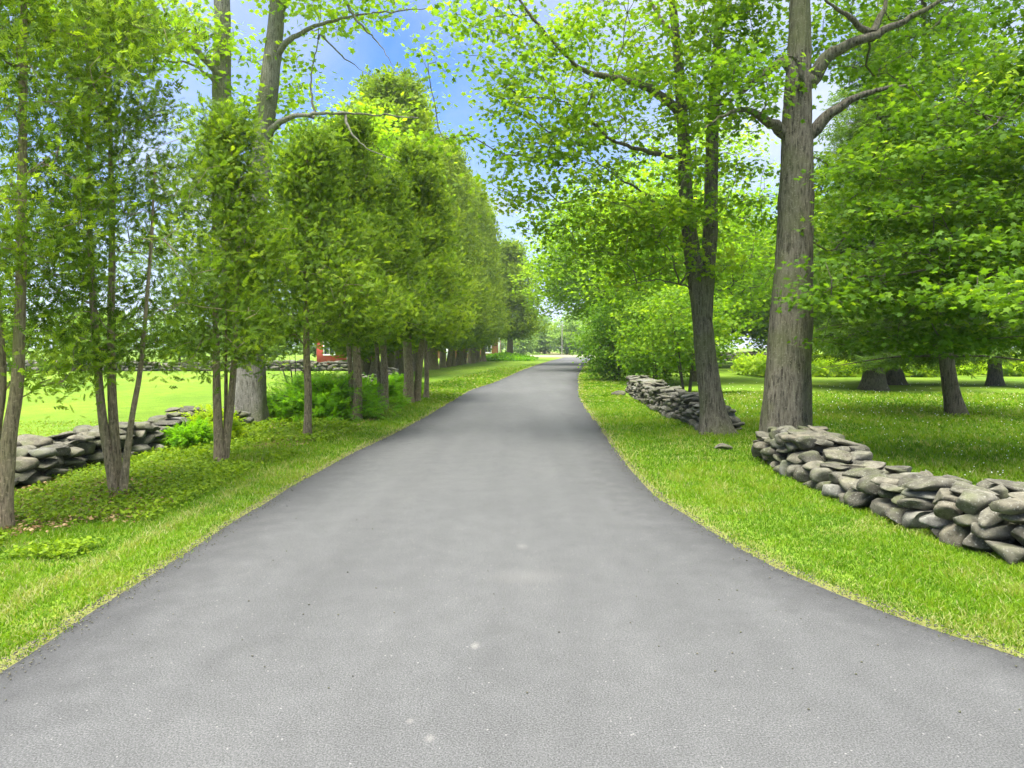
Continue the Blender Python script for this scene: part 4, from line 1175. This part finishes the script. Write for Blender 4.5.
# tiny white clover heads on the right lawn
rng = np.random.default_rng(10); n = 420
y = rng.uniform(8, 30, n); x = rng.uniform(4.8, 6.5, n) + (y - 6) * rng.random(n) * .8
k = (road_dist(x, y) > 1) & (np.abs(x - 4.1) > .6); x, y = x[k], y[k]; n = len(x)
OV = np.array([(1, 0, 0), (-1, 0, 0), (0, 1, 0), (0, -1, 0), (0, 0, 1), (0, 0, -1)], float); OF = np.array([[0, 2, 4], [2, 1, 4], [1, 3, 4], [3, 0, 4], [2, 0, 5], [1, 2, 5], [3, 1, 5], [0, 3, 5]])
V = np.c_[x, y, gz(x, y) + .09][:, None] + OV[None] * (.008 * np.clip(y / 10, 1, 1.8))[:, None, None]
F = OF[None] + (np.arange(n) * 6)[:, None, None]
tag(link('clover_flowers', mesh_np('clover_flowers', V.reshape(-1, 3), F.reshape(-1, 3)), M['petal']), 'tiny white clover flowers dotting the right lawn', 'flowers', None, 'stuff')

# ------------------------------------------------------------------ air
V, F = boxq(0, 450, 19, 2600, 2600, 42)
hm = bpy.data.materials.new('damp_air'); hm.use_nodes = True
for n_ in list(hm.node_tree.nodes): hm.node_tree.nodes.remove(n_)
pv = hm.node_tree.nodes.new('ShaderNodeVolumePrincipled'); pv.inputs['Density'].default_value = HAZE; pv.inputs['Color'].default_value = (.86, .93, 1, 1); pv.inputs['Anisotropy'].default_value = .3
ho = hm.node_tree.nodes.new('ShaderNodeOutputMaterial'); hm.node_tree.links.new(pv.outputs[0], ho.inputs['Volume'])
if HAZE: tag(link('haze', mesh_np('haze', V, F), hm), 'thin damp air that pales the far trees', 'haze', None, 'stuff')
# ------------------------------------------------------------------ sky, sun, camera
W = bpy.data.worlds.new('World'); S.world = W; W.use_nodes = True
nt = W.node_tree
for n_ in list(nt.nodes): nt.nodes.remove(n_)
N, L = nt.nodes.new, nt.links.new
SUN_EL, SUN_AZ = math.radians(70), math.radians(212)     # azimuth clockwise from +Y
sky = N('ShaderNodeTexSky'); sky.sky_type = 'NISHITA'; sky.sun_disc = False
sky.sun_elevation = SUN_EL; sky.sun_rotation = SUN_AZ; sky.air_density = 1.0; sky.dust_density = .6; sky.ozone_density = 1.5
tc = N('ShaderNodeTexCoord')
sp = N('ShaderNodeSeparateXYZ'); L(tc.outputs['Generated'], sp.inputs[0])
zz = mathn(nt, 'ADD', mathn(nt, 'MAXIMUM', sp.outputs['Z'], 0.0), .18)
cb = N('ShaderNodeCombineXYZ'); L(mathn(nt, 'ADD', mathn(nt, 'DIVIDE', sp.outputs['X'], zz), .45), cb.inputs[0]); L(mathn(nt, 'DIVIDE', sp.outputs['Y'], zz), cb.inputs[1])
cb.inputs[2].default_value = 12.4
cn = noise(nt, .95, 7, cb.outputs[0], .55); cn.inputs['Distortion'].default_value = .3
cr = ramp(nt, [(.33, (0, 0, 0)), (.49, (.5, .5, .5)), (.63, (1, 1, 1))]); L(cn.outputs['Fac'], cr.inputs[0])
hz = ramp(nt, [(.0, (1, 1, 1)), (.14, (.7, .7, .7)), (.37, (0, 0, 0))]); L(sp.outputs['Z'], hz.inputs[0])
ov = ramp(nt, [(.52, (0, 0, 0)), (.74, (1, 1, 1))]); L(sp.outputs['Z'], ov.inputs[0])       # thin bright cloud overhead, added above the view for soft fill light
fac = mathn(nt, 'MAXIMUM', mathn(nt, 'MAXIMUM', mathn(nt, 'MULTIPLY', cr.outputs[0], .85), mathn(nt, 'MULTIPLY', hz.outputs[0], .9)), ov.outputs[0])
ccol = mixc(nt, ov.outputs[0], (1.75, 1.9, 2.1), (10.5, 10.6, 10.8))
colr = mixc(nt, fac, mixc(nt, 1.0, sky.outputs[0], (.19, .35, .58), 'MULTIPLY'), ccol)
bg = N('ShaderNodeBackground'); bg.inputs['Strength'].default_value = .112
L(colr, bg.inputs['Color'])
wo = N('ShaderNodeOutputWorld'); L(bg.outputs[0], wo.inputs[0])

sd = bpy.data.lights.new('sun', 'SUN'); sd.energy = 2.75; sd.angle = math.radians(34); sd.color = (1, .96, .88)
so = bpy.data.objects.new('sun', sd); COL.objects.link(so)
dirv = Vector((math.sin(SUN_AZ) * math.cos(SUN_EL), math.cos(SUN_AZ) * math.cos(SUN_EL), math.sin(SUN_EL)))
so.rotation_euler = dirv.to_track_quat('Z', 'Y').to_euler()

cd = bpy.data.cameras.new('camera'); co = bpy.data.objects.new('camera', cd); COL.objects.link(co)
cd.sensor_width = 36; cd.lens = FPX * 36 / 1024
cd.shift_y = -(384 - HOR) / 1024
cd.clip_end = 8000; cd.clip_start = .05
co.location = (0, 0, CAM_H); co.rotation_euler = (PI / 2, 0, 0)
S.camera = co
S.render.engine = 'CYCLES'
S.view_settings.view_transform = 'Standard'; S.view_settings.look = 'None'
S.view_settings.exposure = 2.2; S.view_settings.gamma = 1
c = S.cycles
c.max_bounces = 7; c.diffuse_bounces = 4; c.transmission_bounces = 4; c.glossy_bounces = 2
c.use_denoising = True; c.denoiser = 'OPENIMAGEDENOISE'
c.use_adaptive_sampling = True; c.adaptive_threshold = .02
